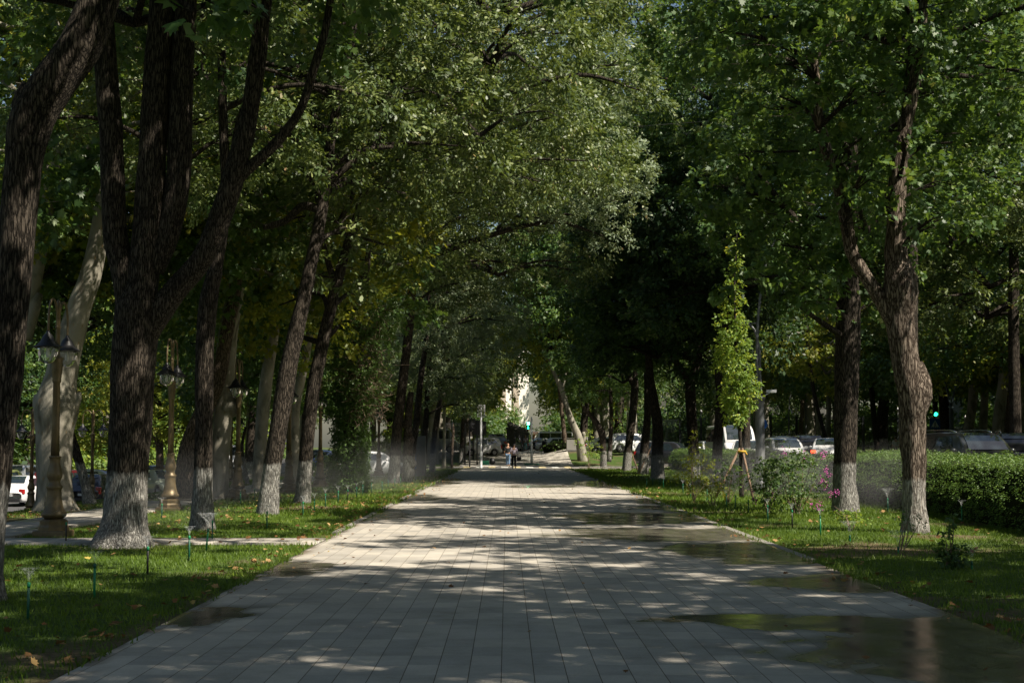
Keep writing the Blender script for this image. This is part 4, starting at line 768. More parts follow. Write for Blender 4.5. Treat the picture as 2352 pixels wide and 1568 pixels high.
# columnar young tree with three stakes
x, y = WS(1702, 74); root = empty('columnar_tree', (x, y, tz(x, y)), label='bright yellow green columnar young tree held by three wooden stakes', cat='tree'); mb = MB()
pp, rr_ = catmull([(0, 0, -.1), (-.03, 0, 1.6), (-.12, 0, 4), (-.16, 0, 6.5), (-.06, 0, 8.2)], [.07, .06, .05, .03, .01], .3); mb.tube(pp, rr_, 8); mb.build('trunk', M['bark'], root)
cb = [(-.12 + .0, 0, 2.45, .34, .35), (-.10, 0, 3.1, .50, .55), (-.10, 0, 3.9, .58, .6), (-.18, .1, 4.7, .55, .6), (-.25, 0, 5.4, .42, .5), (-.25, 0, 6.1, .32, .5), (-.2, 0, 6.8, .24, .45), (-.15, 0, 7.5, .16, .4), (-.1, 0, 8.1, .12, .35), (.2, -.1, 3.4, .35, .5), (-.45, 0, 4.3, .35, .4), (-.3, 0, 2.9, .35, .4)]
vs = []; ts = []
for i, b_ in enumerate(cb):
    p, d = shell_pts(b_[:3], (b_[3], b_[3], b_[4]), 24, 300 + i, inner=0.35); v, t = place_sprays(p, d, 'oval', 12, 0.088, 0.17, 320 + i, up=0.5, droop=0.1, tb=0.1 if b_[2] > 6 else 0); vs.append(v); ts.append(t)
o = bpy.data.objects.new('crown', mesh_np('crown', np.concatenate(vs), 6, [M['young']], np.concatenate(ts))); link(o, root)
M['stake'] = paint('weathered_wooden_stake', (0.20, 0.13, 0.085), 0.85, vary=0.3, scale=14)
M['strap'] = paint('yellow_fabric_strap', (0.55, 0.33, 0.03), 0.8)
def stakes(px, s_, feet, top, label, nst=3, strap=True):
    x, y = WS(px, s_); root = empty('stake_tripod', (x, y, tz(x, y)), label=label, cat='tree stakes')
    for (fx, fy) in feet:
        mb = MB(); mb.tube([(fx, fy, -.15), (fx * .06, fy * .06, top)], [.038, .034], 8); mb.build('stake', M['stake'], root)
    mb = MB(); pts = [(.11 * math.cos(a), .11 * math.sin(a), top - .1) for a in np.linspace(0, 6.283, 11)[:-1]] + [(.11, 0, top - .1)]; mb.tube(pts, .04, 6, rough=.3); mb.tube([(.1, 0, top - .1), (.16, -.05, top - .2)], .03, 6); mb.build('strap', M['strap'], root)
stakes(1702, 74, [(-.95, -.35), (.28, -.5), (.05, .75)], 1.52, 'wooden tripod of stakes with yellow strap round the bright columnar tree')
stakes(1504, 42, [(-1.05, -.4), (.05, -.5), (.6, .5)], 1.85, 'dark stakes with yellow strap between two whitewashed trunks')
stakes(1441, 35, [(0.05, -.3), (.65, -.4), (.75, .3)], 1.75, 'pale stakes with yellow strap leaning near the lane end')

bush('flowering_shrub', 'yellowish sapling like shrub left of the wooden stakes', 1590, 80, 1.8, 50, 'oval', 'yellow', SB(80, 1590, (1598, 150, 12, 14), (1600, 120, 16, 14), (1592, 95, 26, 12), (1568, 85, 16, 10), (1622, 85, 18, 10), (1560, 55, 16, 10), (1600, 60, 30, 14), (1630, 55, 14, 10), (1598, 30, 24, 12)), 8, 0.06, 9, 10, 0.14, 31)
bush('flowering_shrub', 'pale yellow shrub tuft beside a sprinkler, in front of the staked tree', 1636, 86, .7, 30, 'oval', 'yellow', SB(86, 1636, (1636, 48, 22, 14), (1618, 40, 12, 9), (1652, 34, 14, 10)), 5, 0.06, 12, 10, 0.14, 32, tb=0.15)
bush('flowering_shrub', 'airy dark green shrub below the wooden stakes', 1668, 82, 1.3, 40, 'oval', 'hedge', SB(82, 1668, (1660, 78, 26, 14), (1690, 70, 20, 12), (1680, 45, 20, 14), (1655, 40, 16, 14)), 9, 0.06, 8, 10, 0.14, 33)
bush('flowering_shrub', 'dark dense shrub right of the grey lamp post foot', 1762, 98, 1.3, 40, 'oval', 'maple', SB(98, 1762, (1750, 108, 16, 14), (1775, 112, 22, 14), (1745, 80, 16, 18), (1770, 78, 22, 18), (1798, 100, 16, 12), (1748, 45, 16, 20), (1765, 36, 14, 16)), 8, 0.07, 14, 12, 0.14, 34, flowers=[(-.35, .55), (-.3, .3)])
bush('flowering_shrub', 'dark green shrub dotted with magenta blossom beside the straight trunk', 1828, 98, 1.6, 60, 'oval', 'maple', SB(98, 1828, (1800, 55, 24, 26), (1830, 60, 26, 24), (1822, 105, 30, 16), (1855, 118, 26, 14), (1790, 120, 20, 12), (1868, 60, 18, 16), (1840, 140, 20, 12), (1880, 80, 16, 12), (1815, 25, 30, 20)), 12, 0.06, 9, 12, 0.15, 35,
     flowers=[(.62, 1.38), (.58, 1.42), (.66, 1.02), (.68, .92), (.62, .66), (.66, .72), (.88, .52), (.82, .48), (.6, .78), (.45, .2), (.55, .15), (-.3, 1.45), (.2, 1.4), (.3, .25), (-.6, .5)])
bush('low_shrub', 'low bright green feathery shrub between the two right trunks', 1945, 118, .45, 30, 'oval', 'young', SB(118, 1945, (1920, 38, 22, 8), (1945, 34, 24, 10), (1962, 28, 20, 9), (1940, 18, 14, 10)), 6, 0.055, 12, 10, 0.16, 36)
bush('climber_sapling', 'dark leafy climber sapling with a curled top on the right lawn', 2175, 175, .9, 30, 'oval', 'maple', SB(175, 2175, (2170, 96, 7, 14), (2164, 70, 8, 16), (2166, 44, 10, 16), (2172, 22, 14, 18), (2190, 30, 10, 12), (2200, 48, 10, 8), (2184, 118, 7, 8), (2178, 10, 18, 8)), 8, 0.055, 60, 12, 0.09, 37)
bush('climber_sapling', 'thin dark sapling in front of the gnarled trunk foot', 2066, 150, .8, 30, 'oval', 'maple', SB(150, 2066, (2074, 60, 10, 12), (2060, 82, 14, 6), (2090, 80, 16, 5), (2108, 60, 8, 5)), 5, 0.04, 14, 8, 0.1, 38)
bush('flowering_shrub', 'yellow leaved sapling standing beside the grey block at the lane end', 1352, 33, 2.4, 20, 'oval', 'young', SB(33, 1352, (1352, 60, 8, 8), (1340, 55, 8, 6), (1364, 48, 10, 8), (1350, 40, 14, 8), (1370, 34, 8, 6), (1352, 76, 5, 8), (1326, 62, 7, 4), (1356, 90, 3, 8)), 8, 0.12, 5, 10, 0.25, 39)
bush('flowering_shrub', 'dark small sapling right of the yellow leaved one', 1383, 36, 1.3, 20, 'oval', 'maple', SB(36, 1383, (1383, 44, 10, 8), (1392, 34, 8, 6), (1376, 30, 6, 6)), 6, 0.1, 6, 8, 0.2, 40)
bush('round_bush', 'rounded green bush filling the gap between the two hedge lengths', 1786, 70, 1.3, 40, 'oval', 'hedge', SB(70, 1786, (1760, 40, 40, 40), (1795, 52, 46, 44), (1830, 46, 40, 40)), 8, 0.055, 16, 12, 0.14, 41, tb=0.1)
bush('lawn_bush', 'sunlit green bush behind the fifth bronze lamp', 742, 50, 1.3, 40, 'oval', 'young', SB(50, 742, (742, 38, 22, 26), (765, 44, 20, 22), (752, 20, 26, 20)), 7, 0.09, 6, 12, 0.2, 42)
for k, (px, s_) in enumerate([(1263, 27), (1276, 25.5), (1288, 24), (1300, 23)]):
    x, y = WS(px, s_); hedge('clipped_hedge', [(x + 2.4, y - 1.0), (x + .6, y + .2), (x - .1, y + 2.5)], 1.0, 0.75 + .1 * k, ['lowest', 'second', 'third', 'highest'][k] + ' of four rounded box hedges stepping up the mound', 60 + k, dens=70, size=0.10)
# background shrubs below the crowns
shp = bush('background_shrub', 'leafy shrub in the undergrowth across the left car park', 60, 40, 3, 60, 'kite', 'young', [(0, 0, 1.0, 1.4, 1.1), (1.4, .3, 1.3, 1.3, 1.3), (-1.3, 0, 1.1, 1.2, 1.1), (.3, .5, 2.2, 1.2, 1.0)], 6, 0.20, 2.0, 20, 0.5, 43)
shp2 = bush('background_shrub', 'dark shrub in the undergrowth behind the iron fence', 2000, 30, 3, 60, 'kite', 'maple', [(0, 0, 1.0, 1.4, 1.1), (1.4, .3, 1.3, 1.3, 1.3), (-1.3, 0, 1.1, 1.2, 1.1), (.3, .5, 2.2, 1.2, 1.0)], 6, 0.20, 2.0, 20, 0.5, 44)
first = {0: True, 1: True}; rb = random.Random(9)
def bgshrub(k, x, y, s_, label, group):
    o = (shp, shp2)[k] if first[k] else copy_tree((shp, shp2)[k]); first[k] = False
    o.location = (x, y, tz(x, y) - .1); o.rotation_euler = (0, 0, rb.uniform(0, 6.28)); o.scale = (s_, s_, s_ * rb.uniform(.9, 1.2)); tag(o, label, 'shrub', group)
for y in np.arange(56, 210, 5): bgshrub(rb.choice([0, 0, 1]), -37 + rb.uniform(-2, 2), y, rb.uniform(1.6, 2.4), 'leafy shrub in the undergrowth across the left car park', 'undergrowth across the left car park')
for y in np.arange(60, 210, 8): bgshrub(1, 37 + rb.uniform(-1, 2), y, rb.uniform(1.3, 1.9), 'dark shrub in the undergrowth behind the iron fence', 'undergrowth behind the iron fence')
for y in np.arange(126, 200, 12): bgshrub(0, -9.5 - rb.uniform(0, 2), y, 1.0, 'green shrub on the strip left of the far footway', 'shrubs left of the far footway')
for px, s_ in [(1060, 14), (1020, 13), (1290, 15), (1320, 14), (1100, 13.5), (1130, 14), (1350, 15), (1400, 14), (1440, 14.5), (1490, 14), (1540, 15), (1590, 14.5), (1640, 15), (1690, 14.5), (1740, 15), (1560, 13.5), (1420, 15), (1380, 15.5), (980, 14), (1148, 13.4)]:
    x, y = WS(px, s_); bgshrub(1, x, y, 2.3, 'shrub under the trees closing the avenue', 'undergrowth closing the avenue')

# ------------------------------------------------------------------ bronze double lamps
M['bronze'] = paint('aged_bronze_paint', (0.15, 0.112, 0.058), 0.45, metal=0.4, vary=0.25, scale=9, bump=0.15)
M['black'] = paint('black_painted_metal', (0.012, 0.012, 0.014), 0.45, vary=0.3)
M['globe'] = clearmat('clear_lamp_bowl', (0.55, 0.58, 0.55), 0.20)
M['bulb'] = paint('white_lamp_bulb', (0.7, 0.7, 0.68), 0.4)
def lamp(x, y, rz, label, s_=1.0, group=None, single=False):
    root = empty('street_lamp', (x, y, tz(x, y)), rz, label=label, cat='street lamp', group=group); root.scale = (s_,) * 3
    mb = MB(); mb.box(-.29, .29, -.29, .29, -.15, .10, .02); mb.lathe([(.28, .10), (.28, .16), (.25, .20), (.255, .27), (.21, .30)], seg=8, smooth=False); mb.build('plinth', M['bronze'], root)
    mb = MB(); mb.lathe([(.16, .30), (.21, .34), (.23, .37), (.23, .40), (.19, .44), (.155, .56), (.135, .70), (.13, .80), (.135, .83), (.15, .85), (.15, .88), (.12, .91), (.105, .95), (.11, .99), (.14, 1.04), (.145, 1.10), (.125, 1.18), (.10, 1.26), (.09, 1.32), (.10, 1.35), (.10, 1.38), (.115, 1.39), (.115, 1.41), (.085, 1.42)], seg=16, flute=-.06)
    mb.build('base_vase', M['bronze'], root)
    mb = MB(); mb.lathe([(.078, 1.41), (.07, 2.0), (.064, 2.72), (.075, 2.73), (.082, 2.76), (.078, 2.80), (.085, 2.83), (.085, 2.87), (.095, 2.90), (.098, 3.02), (.10, 3.12), (.11, 3.14), (.11, 3.17), (.06, 3.20), (.05, 3.24), (.042, 3.30), (.04, 4.02), (.055, 4.03), (.05, 4.08), (.055, 4.14), (.03, 4.19), (.0, 4.23)], seg=14, flute=-.05); mb.build('pole', M['bronze'], root)
    for sg in ((1, -1) if not single else (1,)):
        mb = MB(); r_ = [(0.05, 3.18), (.055, 3.5), (.06, 3.9), (.13, 4.10), (.24, 4.19), (.36, 4.19), (.47, 4.10), (.53, 3.92), (.545, 3.70), (.545, 3.60)]
        pp, rr_ = catmull([(0, sg * a, b_) for a, b_ in r_], [.022] * len(r_), .05); mb.tube(pp, rr_, 7); mb.blob((0, sg * .06, 3.72), (.035, .035, .035), 8, 6); arm = mb.build('arm', M['bronze'], root)
        cy0 = sg * .545
        mb = MB(); mb.lathe([(.0, 3.62), (.03, 3.615), (.035, 3.58), (.09, 3.52), (.115, 3.47), (.12, 3.44), (.14, 3.42), (.185, 3.37), (.25, 3.34), (.255, 3.325), (.235, 3.32), (.18, 3.33), (.0, 3.35)], 0, cy0, 0, 18); cap = mb.build('lamp_shade', M['black'], root)
        mb = MB(); mb.lathe([(.195, 3.325), (.19, 3.27), (.165, 3.18), (.12, 3.09), (.07, 3.045), (.0, 3.03)], 0, cy0, 0, 18); mb.build('bowl', M['globe'], root)
        mb = MB(); mb.lathe([(.0, 3.14), (.03, 3.16), (.035, 3.22), (.02, 3.30), (.02, 3.35)], 0, cy0, 0, 8); mb.build('bulb', M['bulb'], root)
    return root
ordn = ['first', 'second', 'third', 'fourth', 'fifth', 'sixth', 'seventh', 'eighth', 'ninth', 'tenth', 'eleventh', 'twelfth']
lps = [(131, 128), (395, 93), (549, 75.5), (666, 66), (737, 59), (833, 45), (871, 42)]
for i, (px, s_) in enumerate(lps):
    x, y = WS(px, s_); lamp(x, y, R(0), '%s bronze double lamp from the camera beside the side path' % ordn[i] if i else 'nearest bronze double lamp with two black caps, in front of the pale bulging plane tree', 1.0, 'bronze double lamps along the side path')
for i, (px, s_) in enumerate([(78, 57), (216, 52), (533, 42)]):
    x, y = WS(px, s_); lamp(x, y, R(70), 'bronze double lamp standing by the parked cars, ' + ['leftmost beside the white saloon', 'behind the huge multi stemmed tree', 'between two plane trunks'][i], 1.0, 'bronze double lamps by the car park')

# ------------------------------------------------------------------ poles, signals, signs
M['grey_metal'] = paint('grey_painted_steel', (0.13, 0.135, 0.14), 0.45, metal=0.2, vary=0.12)
M['white_metal'] = paint('white_painted_steel', (0.62, 0.63, 0.64), 0.4, vary=0.06)
M['dkgreen'] = paint('dark_blue_green_steel', (0.03, 0.05, 0.055), 0.5)
M['lens_off'] = paint('dark_signal_lens', (0.05, 0.05, 0.05), 0.2)
M['green_on'] = emit('green_signal_light', (0.02, 0.9, 0.35), 4.0); M['digit_on'] = emit('countdown_light', (0.35, 0.95, 0.75), 3.0)
M['blue'] = paint('blue_sign_face', (0.01, 0.09, 0.36), 0.4, vary=0.05); M['white'] = paint('white_sign_face', (0.75, 0.76, 0.76), 0.45, vary=0.04)
M['boxgreen'] = paint('green_painted_box', (0.02, 0.16, 0.09), 0.5)
x, y = WS(1745, 62); root = empty('tall_lamp_post', (x, y, tz(x, y)), label='tall grey lamp post with thick lower shaft and thin curving top', cat='lamp post'); mb = MB()
mb.lathe([(.22, -.2), (.22, .05), (.175, .1), (.165, 3.2), (.17, 3.25), (.205, 3.30), (.205, 3.38), (.12, 3.46), (.0, 3.5)], seg=20); mb.build('shaft', M['grey_metal'], root)
for off, top in ((-.07, [(0, 5.2), (.06, 6.4), (.22, 7.6), (.5, 8.8), (1.1, 9.8)]), (.04, [(-.02, 4.6), (-.03, 5.2), (-.2, 5.9), (-.4, 6.1)])):
    mb = MB(); pp, rr_ = catmull([(off, 0, 3.4)] + [(off + a, 0, b_) for a, b_ in top], [.055, .055, .05, .045, .04, .035][:len(top) + 1], .2); mb.tube(pp, rr_, 10); mb.build('arm', M['grey_metal'], root)
    e = top[-1]; mb = MB(); sg = 1 if e[0] > 0 else -1; mb.box(min(off + e[0], off + e[0] + sg * .6), max(off + e[0], off + e[0] + sg * .6), -.13, .13, e[1] - .05, e[1] + .06, .02); mb.build('lamp_head', M['grey_metal'], root)
mb = MB(); mb.box(.25, .62, -.05, .05, 3.55, 3.66, .01); mb.tube([(.1, 0, 3.4), (.4, 0, 3.56)], .02, 6); mb.build('camera_box', M['white_metal'], root)
mb = MB(); mb.tube([(-.4, 0, 6.1), (.02, 0, 6.15)], .02, 6); mb.build('bracket', M['grey_metal'], root)
# V shaped street light across the road
x, y = WS(2185, 38); root = empty('street_light', (x, y, tz(x, y)), label='dark green street light with two arms spread in a V, behind the dark car', cat='street light'); mb = MB()
mb.lathe([(.2, -.2), (.19, .1), (.15, .2), (.13, 3.4), (.2, 3.5), (.0, 3.6)], seg=12); mb.build('shaft', M['dkgreen'], root)
for sg, zt in ((-1, 7.6), (1, 6.4)):
    mb = MB(); pp, rr_ = catmull([(0, 0, 3.4), (sg * .3, 0, 4.8), (sg * .8, 0, zt), (sg * 1.5, 0, zt + .5)], [.06, .05, .04, .035], .3); mb.tube(pp, rr_, 8); mb.build('arm', M['dkgreen'], root)
    mb = MB(); a, c = sorted((sg * 1.45, sg * 2.1)); mb.box(a, c, -.13, .13, zt + .46, zt + .56, .02); mb.build('lamp_head', M['white_metal'], root)
mb = MB(); mb.tube([(-.55, 0, 6.0), (.55, 0, 6.0)], .02, 6); mb.build('bracket', M['dkgreen'], root)
for px, s_, h, sg, lab in ((1905, 24, 8.2, -1, 'distant curved street light left of the straight trunk, tallest'), (1812, 22, 6.4, 1, 'distant curved street light low above the white saloon'), (1850, 26, 9.6, -1, 'distant curved street light among the dark trees')):
    x, y = WS(px, s_); root = empty('street_light', (x, y, tz(x, y)), label=lab, cat='street light'); mb = MB()
    pp, rr_ = catmull([(0, 0, -.2), (0, 0, h * .6), (sg * .3, 0, h * .9), (sg * 1.2, 0, h)], [.09, .07, .05, .04], .4); mb.tube(pp, rr_, 8); mb.build('pole', M['grey_metal'], root)
    mb = MB(); a, c = sorted((sg * 1.1, sg * 2.0)); mb.box(a, c, -.16, .16, h - .05, h + .1, .03); mb.build('lamp_head', M['white_metal'], root)
# square headed white pole
x, y = WS(1105, 32.3); root = empty('plaza_lamp', (x, y, tz(x, y)), R(25), label='slim white pole carrying two square framed lamp panels at the promenade end', cat='lamp post'); mb = MB()
mb.lathe([(.13, -.1), (.13, .06), (.105, .08), (.105, 1.15), (.075, 1.2), (.07, 3.65), (.0, 3.66)], seg=12); mb.build('pole', M['white_metal'], root)
for sg in (-1, 1):
    mb = MB(); x0, x1 = (.03, .33) if sg > 0 else (-.33, -.03); z0, z1 = 3.62, 4.5; yy = .08 * sg
    mb.box(x0, x0 + .035, yy - .03, yy + .03, z0, z1); mb.box(x1 - .035, x1, yy - .03, yy + .03, z0 + .036, z1 - .036); mb.box(x0 + .036, x1, yy - .03, yy + .03, z0, z0 + .035); mb.box(x0 + .036, x1, yy - .03, yy + .03, z1 - .035, z1)
    f = mb.build('panel_frame', M['white_metal'], root); mb = MB(); mb.box(x0 + .036, x1 - .036, yy - .008, yy + .008, z0 + .036, z1 - .036); mb.build('panel', M['globe'], f)
def signal_head(root, x, y, z, n, on=None, face=-1, rr=.1, mat='black'):
    mb = MB(); mb.box(x - .17, x + .17, y - .1, y + .1, z, z + .34 * n, .03); h = mb.build('signal_housing', M[mat], root)
    for k in range(n):
        zc = z + .34 * (n - 1 - k) + .17; mb = MB()
        prof = [(0, 0), (rr, 0), (rr, -.02)]; seg = 14; vs = [(x + rr * math.cos(a), y + face * .104, zc + rr * math.sin(a)) for a in np.linspace(0, 6.283, seg + 1)[:-1]]
        vs2 = [(x + rr * .9 * math.cos(a), y + face * .125, zc + rr * .9 * math.sin(a)) for a in np.linspace(0, 6.283, seg + 1)[:-1]]
        mb.add(vs + vs2, [tuple(seg + i for i in range(seg))] + [(i, (i + 1) % seg, seg + (i + 1) % seg, seg + i) for i in range(seg)], False); mb.build('lens', M['green_on' if on == k else 'lens_off'], h)
        mb = MB(); vv = []
        for i, a in enumerate(np.linspace(-.3, math.pi + .3, 9)): vv += [(x + (rr + .02) * math.cos(a), y + face * .1, zc + (rr + .02) * math.sin(a)), (x + (rr + .015) * math.cos(a), y + face * .28, zc + (rr + .015) * math.sin(a))]
        mb.add(vv, [(2 * i, 2 * i + 1, 2 * i + 3, 2 * i + 2) for i in range(8)]); mb.build('visor', M[mat], h)
# green vehicle signal with crosswalk sign
x, y = WS(2146, 34); gz = tz(x, y); root = empty('traffic_light', (x, y, gz), label='grey post with lit green traffic light above a blue crosswalk sign', cat='traffic light')
zs = CAMZ - (985 - 1023) / 34 - gz
mb = MB(); mb.lathe([(.09, -.2), (.075, .1), (.07, zs + 1.9), (0, zs + 1.95)], seg=10); mb.build('post', M['grey_metal'], root)
signal_head(root, 0.0, -.2, zs + .82, 3, on=2, rr=.13)
mb = MB(); mb.box(-.36, .36, -.14, -.115, zs, zs + .70, .01); sg_ = mb.build('crosswalk_sign', M['blue'], root)
mb = MB(); zb = zs + .10
mb.add([(-.29, -.145, zb), (.29, -.145, zb), (0, -.145, zb + .50)], [(0, 1, 2)], False); mb.build('white_triangle', M['white'], sg_)
mb = MB()
def bar(mb, a, b_, w_, yy):
    d = Vector((b_[0] - a[0], 0, b_[1] - a[1])).normalized(); n_ = Vector((-d.z, 0, d.x)) * w_ / 2; A = Vector((a[0], yy, a[1])); B = Vector((b_[0], yy, b_[1])); mb.add([A - n_, B - n_, B + n_, A + n_], [(0, 1, 2, 3)], False)
for a, b_ in (((0, .33), (-.01, .20)), ((-.01, .20), (-.07, .05)), ((0, .20), (.06, .05)), ((0, .31), (-.07, .22)), ((0, .31), (.06, .23)), ((-.25, .03), (-.15, .03)), ((.15, .03), (.25, .03)), ((-.11, .03), (-.03, .03)), ((.03, .03), (.10, .03))): bar(mb, (a[0], zb + a[1]), (b_[0], zb + b_[1]), .035, -.149)
mb.add([(0.03 * math.cos(a), -.149, zb + .375 + .03 * math.sin(a)) for a in np.linspace(0, 6.283, 9)[:-1]], [tuple(range(8))], False); mb.build('walking_figure', M['black'], sg_)
# pedestrian countdown
x, y = WS(1221, 30); gz = tz(x, y); root = empty('pedestrian_light', (x, y, gz), label='grey pole with green countdown 30 and walking man light on the far footway', cat='traffic light')
zz = CAMZ - (987 - 1023) / 30 - gz
mb = MB(); mb.lathe([(.10, 0), (.095, 1.2), (.075, 1.25), (.07, zz + .95), (0, zz + 1.0)], seg=10); mb.build('post', M['white_metal'], root)
mb = MB(); mb.box(-.55, .55, -.25, .25, -.1, .14, .02); mb.build('base_box', M['boxgreen'], root)
mb = MB(); mb.box(-.42, -.11, -.12, .08, zz, zz + .66, .02); hb = mb.build('signal_housing', M['black'], root)
mb = MB(); DG = {'3': 'abgcd', '0': 'abcdef'}
for k, ch in enumerate('30'):
    ox = -.385 + k * .13; oz = zz + .39; S_ = {'a': ((0, .20), (.09, .20)), 'b': ((.09, .20), (.09, .10)), 'c': ((.09, .10), (.09, 0)), 'd': ((0, 0), (.09, 0)), 'e': ((0, 0), (0, .10)), 'f': ((0, .10), (0, .20)), 'g': ((0, .10), (.09, .10))}
    for q in DG[ch]: a, b_ = S_[q]; bar(mb, (ox + a[0], oz + a[1]), (ox + b_[0], oz + b_[1]), .03, -.125)
mb.build('countdown_digits', M['digit_on'], hb)
mb = MB(); ox, oz = -.265, zz + .05
for a, b_ in (((0, .18), (0, .10)), ((0, .10), (-.06, 0)), ((0, .10), (.05, 0)), ((0, .17), (-.06, .10)), ((0, .17), (.06, .10))): bar(mb, (ox + a[0], oz + a[1]), (ox + b_[0], oz + b_[1]), .035, -.125)
mb.add([(ox + .03 * math.cos(a), -.125, oz + .225 + .03 * math.sin(a)) for a in np.linspace(0, 6.283, 9)[:-1]], [tuple(range(8))], False); mb.build('walking_man', M['green_on'], hb)
# dark signals seen from behind, left of the white pole
for i, (px, s_, dz, lab, back) in enumerate([(1079, 31, 2.6, 'dark traffic light in profile at the left end of the crossing', False), (1096, 30, 2.35, 'black traffic light seen from behind, left of the white pole', True), (1109, 29, 2.2, 'black traffic light seen from behind, right of the white pole', True)]):
    x, y = WS(px, s_); root = empty('traffic_light', (x, y, tz(x, y)), R([75, 0, 8][i]), label=lab, cat='traffic light'); mb = MB()
    mb.lathe([(.08, -.1), (.055, .1), (.05, dz + 1.1), (0, dz + 1.12)], seg=10); mb.build('post', M['black'], root); signal_head(root, 0, -.12 if not back else .12, dz, 3, None, 1 if back else -1, .11)
    if back:
        mb = MB(); mb.box(-.28, .28, -.03, -.01, dz - .05, dz + 1.08, .008); mb.build('backboard', M['black'], root)
for px, s_, lab in ((1068, 30, 'slim black post on the grass left of the far trunk'), (1087, 28, 'slim black post between the far signals')):
    x, y = WS(px, s_); root = empty('black_post', (x, y, tz(x, y)), label=lab, cat='post'); mb = MB(); mb.lathe([(.06, -.1), (.055, 3.1), (.07, 3.12), (.07, 3.2), (0, 3.25)], seg=10); mb.build('shaft', M['black'], root)
    mb = MB(); mb.box(-.12, .12, -.06, .06, 2.2, 2.5, .01); mb.build('button_box', M['black'], root)
# small round and plate signs by the fence across the road
x, y = WS(1884 - 1, 40)
for px, s_, shape, lab in ((1764, 34, 'disc', 'round blue road sign on a thin post right of the tall grey lamp post'),):
    x, y = WS(px - 14, s_); root = empty('road_sign', (x, y, tz(x, y)), label=lab, cat='road sign'); mb = MB(); mb.lathe([(.04, -.1), (.035, 3.0), (0, 3.02)], seg=8); mb.build('post', M['grey_metal'], root)
    mb = MB(); mb.add([(.35 * math.cos(a), -.06, 2.6 + .35 * math.sin(a)) for a in np.linspace(0, 6.283, 21)[:-1]] + [(.35 * math.cos(a), -.045, 2.6 + .35 * math.sin(a)) for a in np.linspace(0, 6.283, 21)[:-1]], [tuple(range(20)), tuple(reversed(range(20, 40)))] + [(i, (i + 1) % 20, 20 + (i + 1) % 20, 20 + i) for i in range(20)], False); mb.build('sign_disc', M['blue'], root)

# ------------------------------------------------------------------ iron fences, gate wall, buildings
M['iron'] = paint('black_green_wrought_iron', (0.022, 0.028, 0.03), 0.5)
M['stone_d'] = paint('dark_stone_pillar', (0.10, 0.095, 0.085), 0.85, vary=0.25, bump=.3)
def fence(pts, h, step, label, posts=True, bal=0.14):
    x0, y0 = pts[0]; root = empty('iron_fence', (x0, y0, tz(x0, y0)), label=label, cat='fence'); z0 = tz(x0, y0)
    for (a, b_) in zip(pts[:-1], pts[1:]):
        T = math.hypot(b_[0] - a[0], b_[1] - a[1]); n = max(1, round(T / step))
        for k in range(n):
            A = Vector((a[0] + (b_[0] - a[0]) * k / n, a[1] + (b_[1] - a[1]) * k / n, 0)); B = Vector((a[0] + (b_[0] - a[0]) * (k + 1) / n, a[1] + (b_[1] - a[1]) * (k + 1) / n, 0))
            A.z, B.z = tz(A.x, A.y), tz(B.x, B.y); O = Vector((x0, y0, z0)); mb = MB(); nb = int((B - A).length / bal)
            for q in range(1, nb): c = A.lerp(B, q / nb) - O; mb.tube([c + Vector((0, 0, .3)), c + Vector((0, 0, h)), c + Vector((0, 0, h + .12))], [.013, .013, .002], 4, False)
            for zz in (.35, h * .55, h - .05): mb.tube([A - O + Vector((0, 0, zz)), B - O + Vector((0, 0, zz))], .022, 4)
            mb.build('fence_panel', M['iron'], root)
            mb = MB(); c = A - O; mb.box(c.x - .09, c.x + .09, c.y - .09, c.y + .09, c.z - .2, c.z + h + .1); mb.build('fence_post', M['iron'], root)
            if posts and k % 2 == 0:
                mb = MB(); mb.lathe([(.04, h + .1), (.03, h + .45), (.06, h + .5), (.10, h + .7), (.19, h + .72), (.02, h + .95), (0, h + 1.0)], c.x, c.y, c.z, 8); mb.build('fence_lantern', M['white_metal'], root)
    return root
fence([(33.5, 62), (33.5, 118)], 2.4, 3.4, 'dark iron fence with white lanterns beyond the trees across the right road')
fence([(33.5, 122), (26, 128), (14, 150)], 2.8, 3.4, 'tall iron railing with gate behind the queueing cars')
fence([(-9.0, 150), (-2.5, 150)], 3.0, 3.0, 'iron gate railing left of the far footway', posts=False)
x0, y0 = -1.5, 134; root = empty('pillar_wall', (x0, y0, tz(x0, y0)), label='dark wall of carved pillars receding beside the far walkers', cat='wall'); z0 = tz(x0, y0)
for k in range(9):
    X, Y = -1.2 + k * .28, 136 + k * 6.5; X = (1172 + k * 4.6 - 1165) / FPX * Y; mb = MB(); hh = 2.2; mb.box(X - x0 - .35, X - x0 + .35, Y - y0 - .35, Y - y0 + .35, tz(X, Y) - z0 - .2, hh + .0, .04); mb.box(X - x0 - .45, X - x0 + .45, Y - y0 - .45, Y - y0 + .45, hh + .003, hh + .2, .04)
    mb.blob((X - x0, Y - y0, hh + .42), (.3, .3, .28), 8, 6, rough=.3, seed=k); mb.build('pillar', M['stone_d'], root)
    if k < 8: X2, Y2 = (1172 + (k + 1) * 4.6 - 1165) / FPX * (136 + (k + 1) * 6.5), 136 + (k + 1) * 6.5; mb = MB(); A, B = Vector((X - x0, Y - y0 + .36, 0)), Vector((X2 - x0, Y2 - y0 - .36, 0)); mb.add([A, B, B + Vector((0, 0, 1.9)), A + Vector((0, 0, 1.9)), A + Vector((.15, 0, 0)), B + Vector((.15, 0, 0)), B + Vector((.15, 0, 1.9)), A + Vector((.15, 0, 1.9))], [(0, 1, 2, 3), (7, 6, 5, 4), (3, 2, 6, 7), (0, 3, 7, 4), (1, 5, 6, 2)], False); mb.build('wall_panel', M['iron'], root)
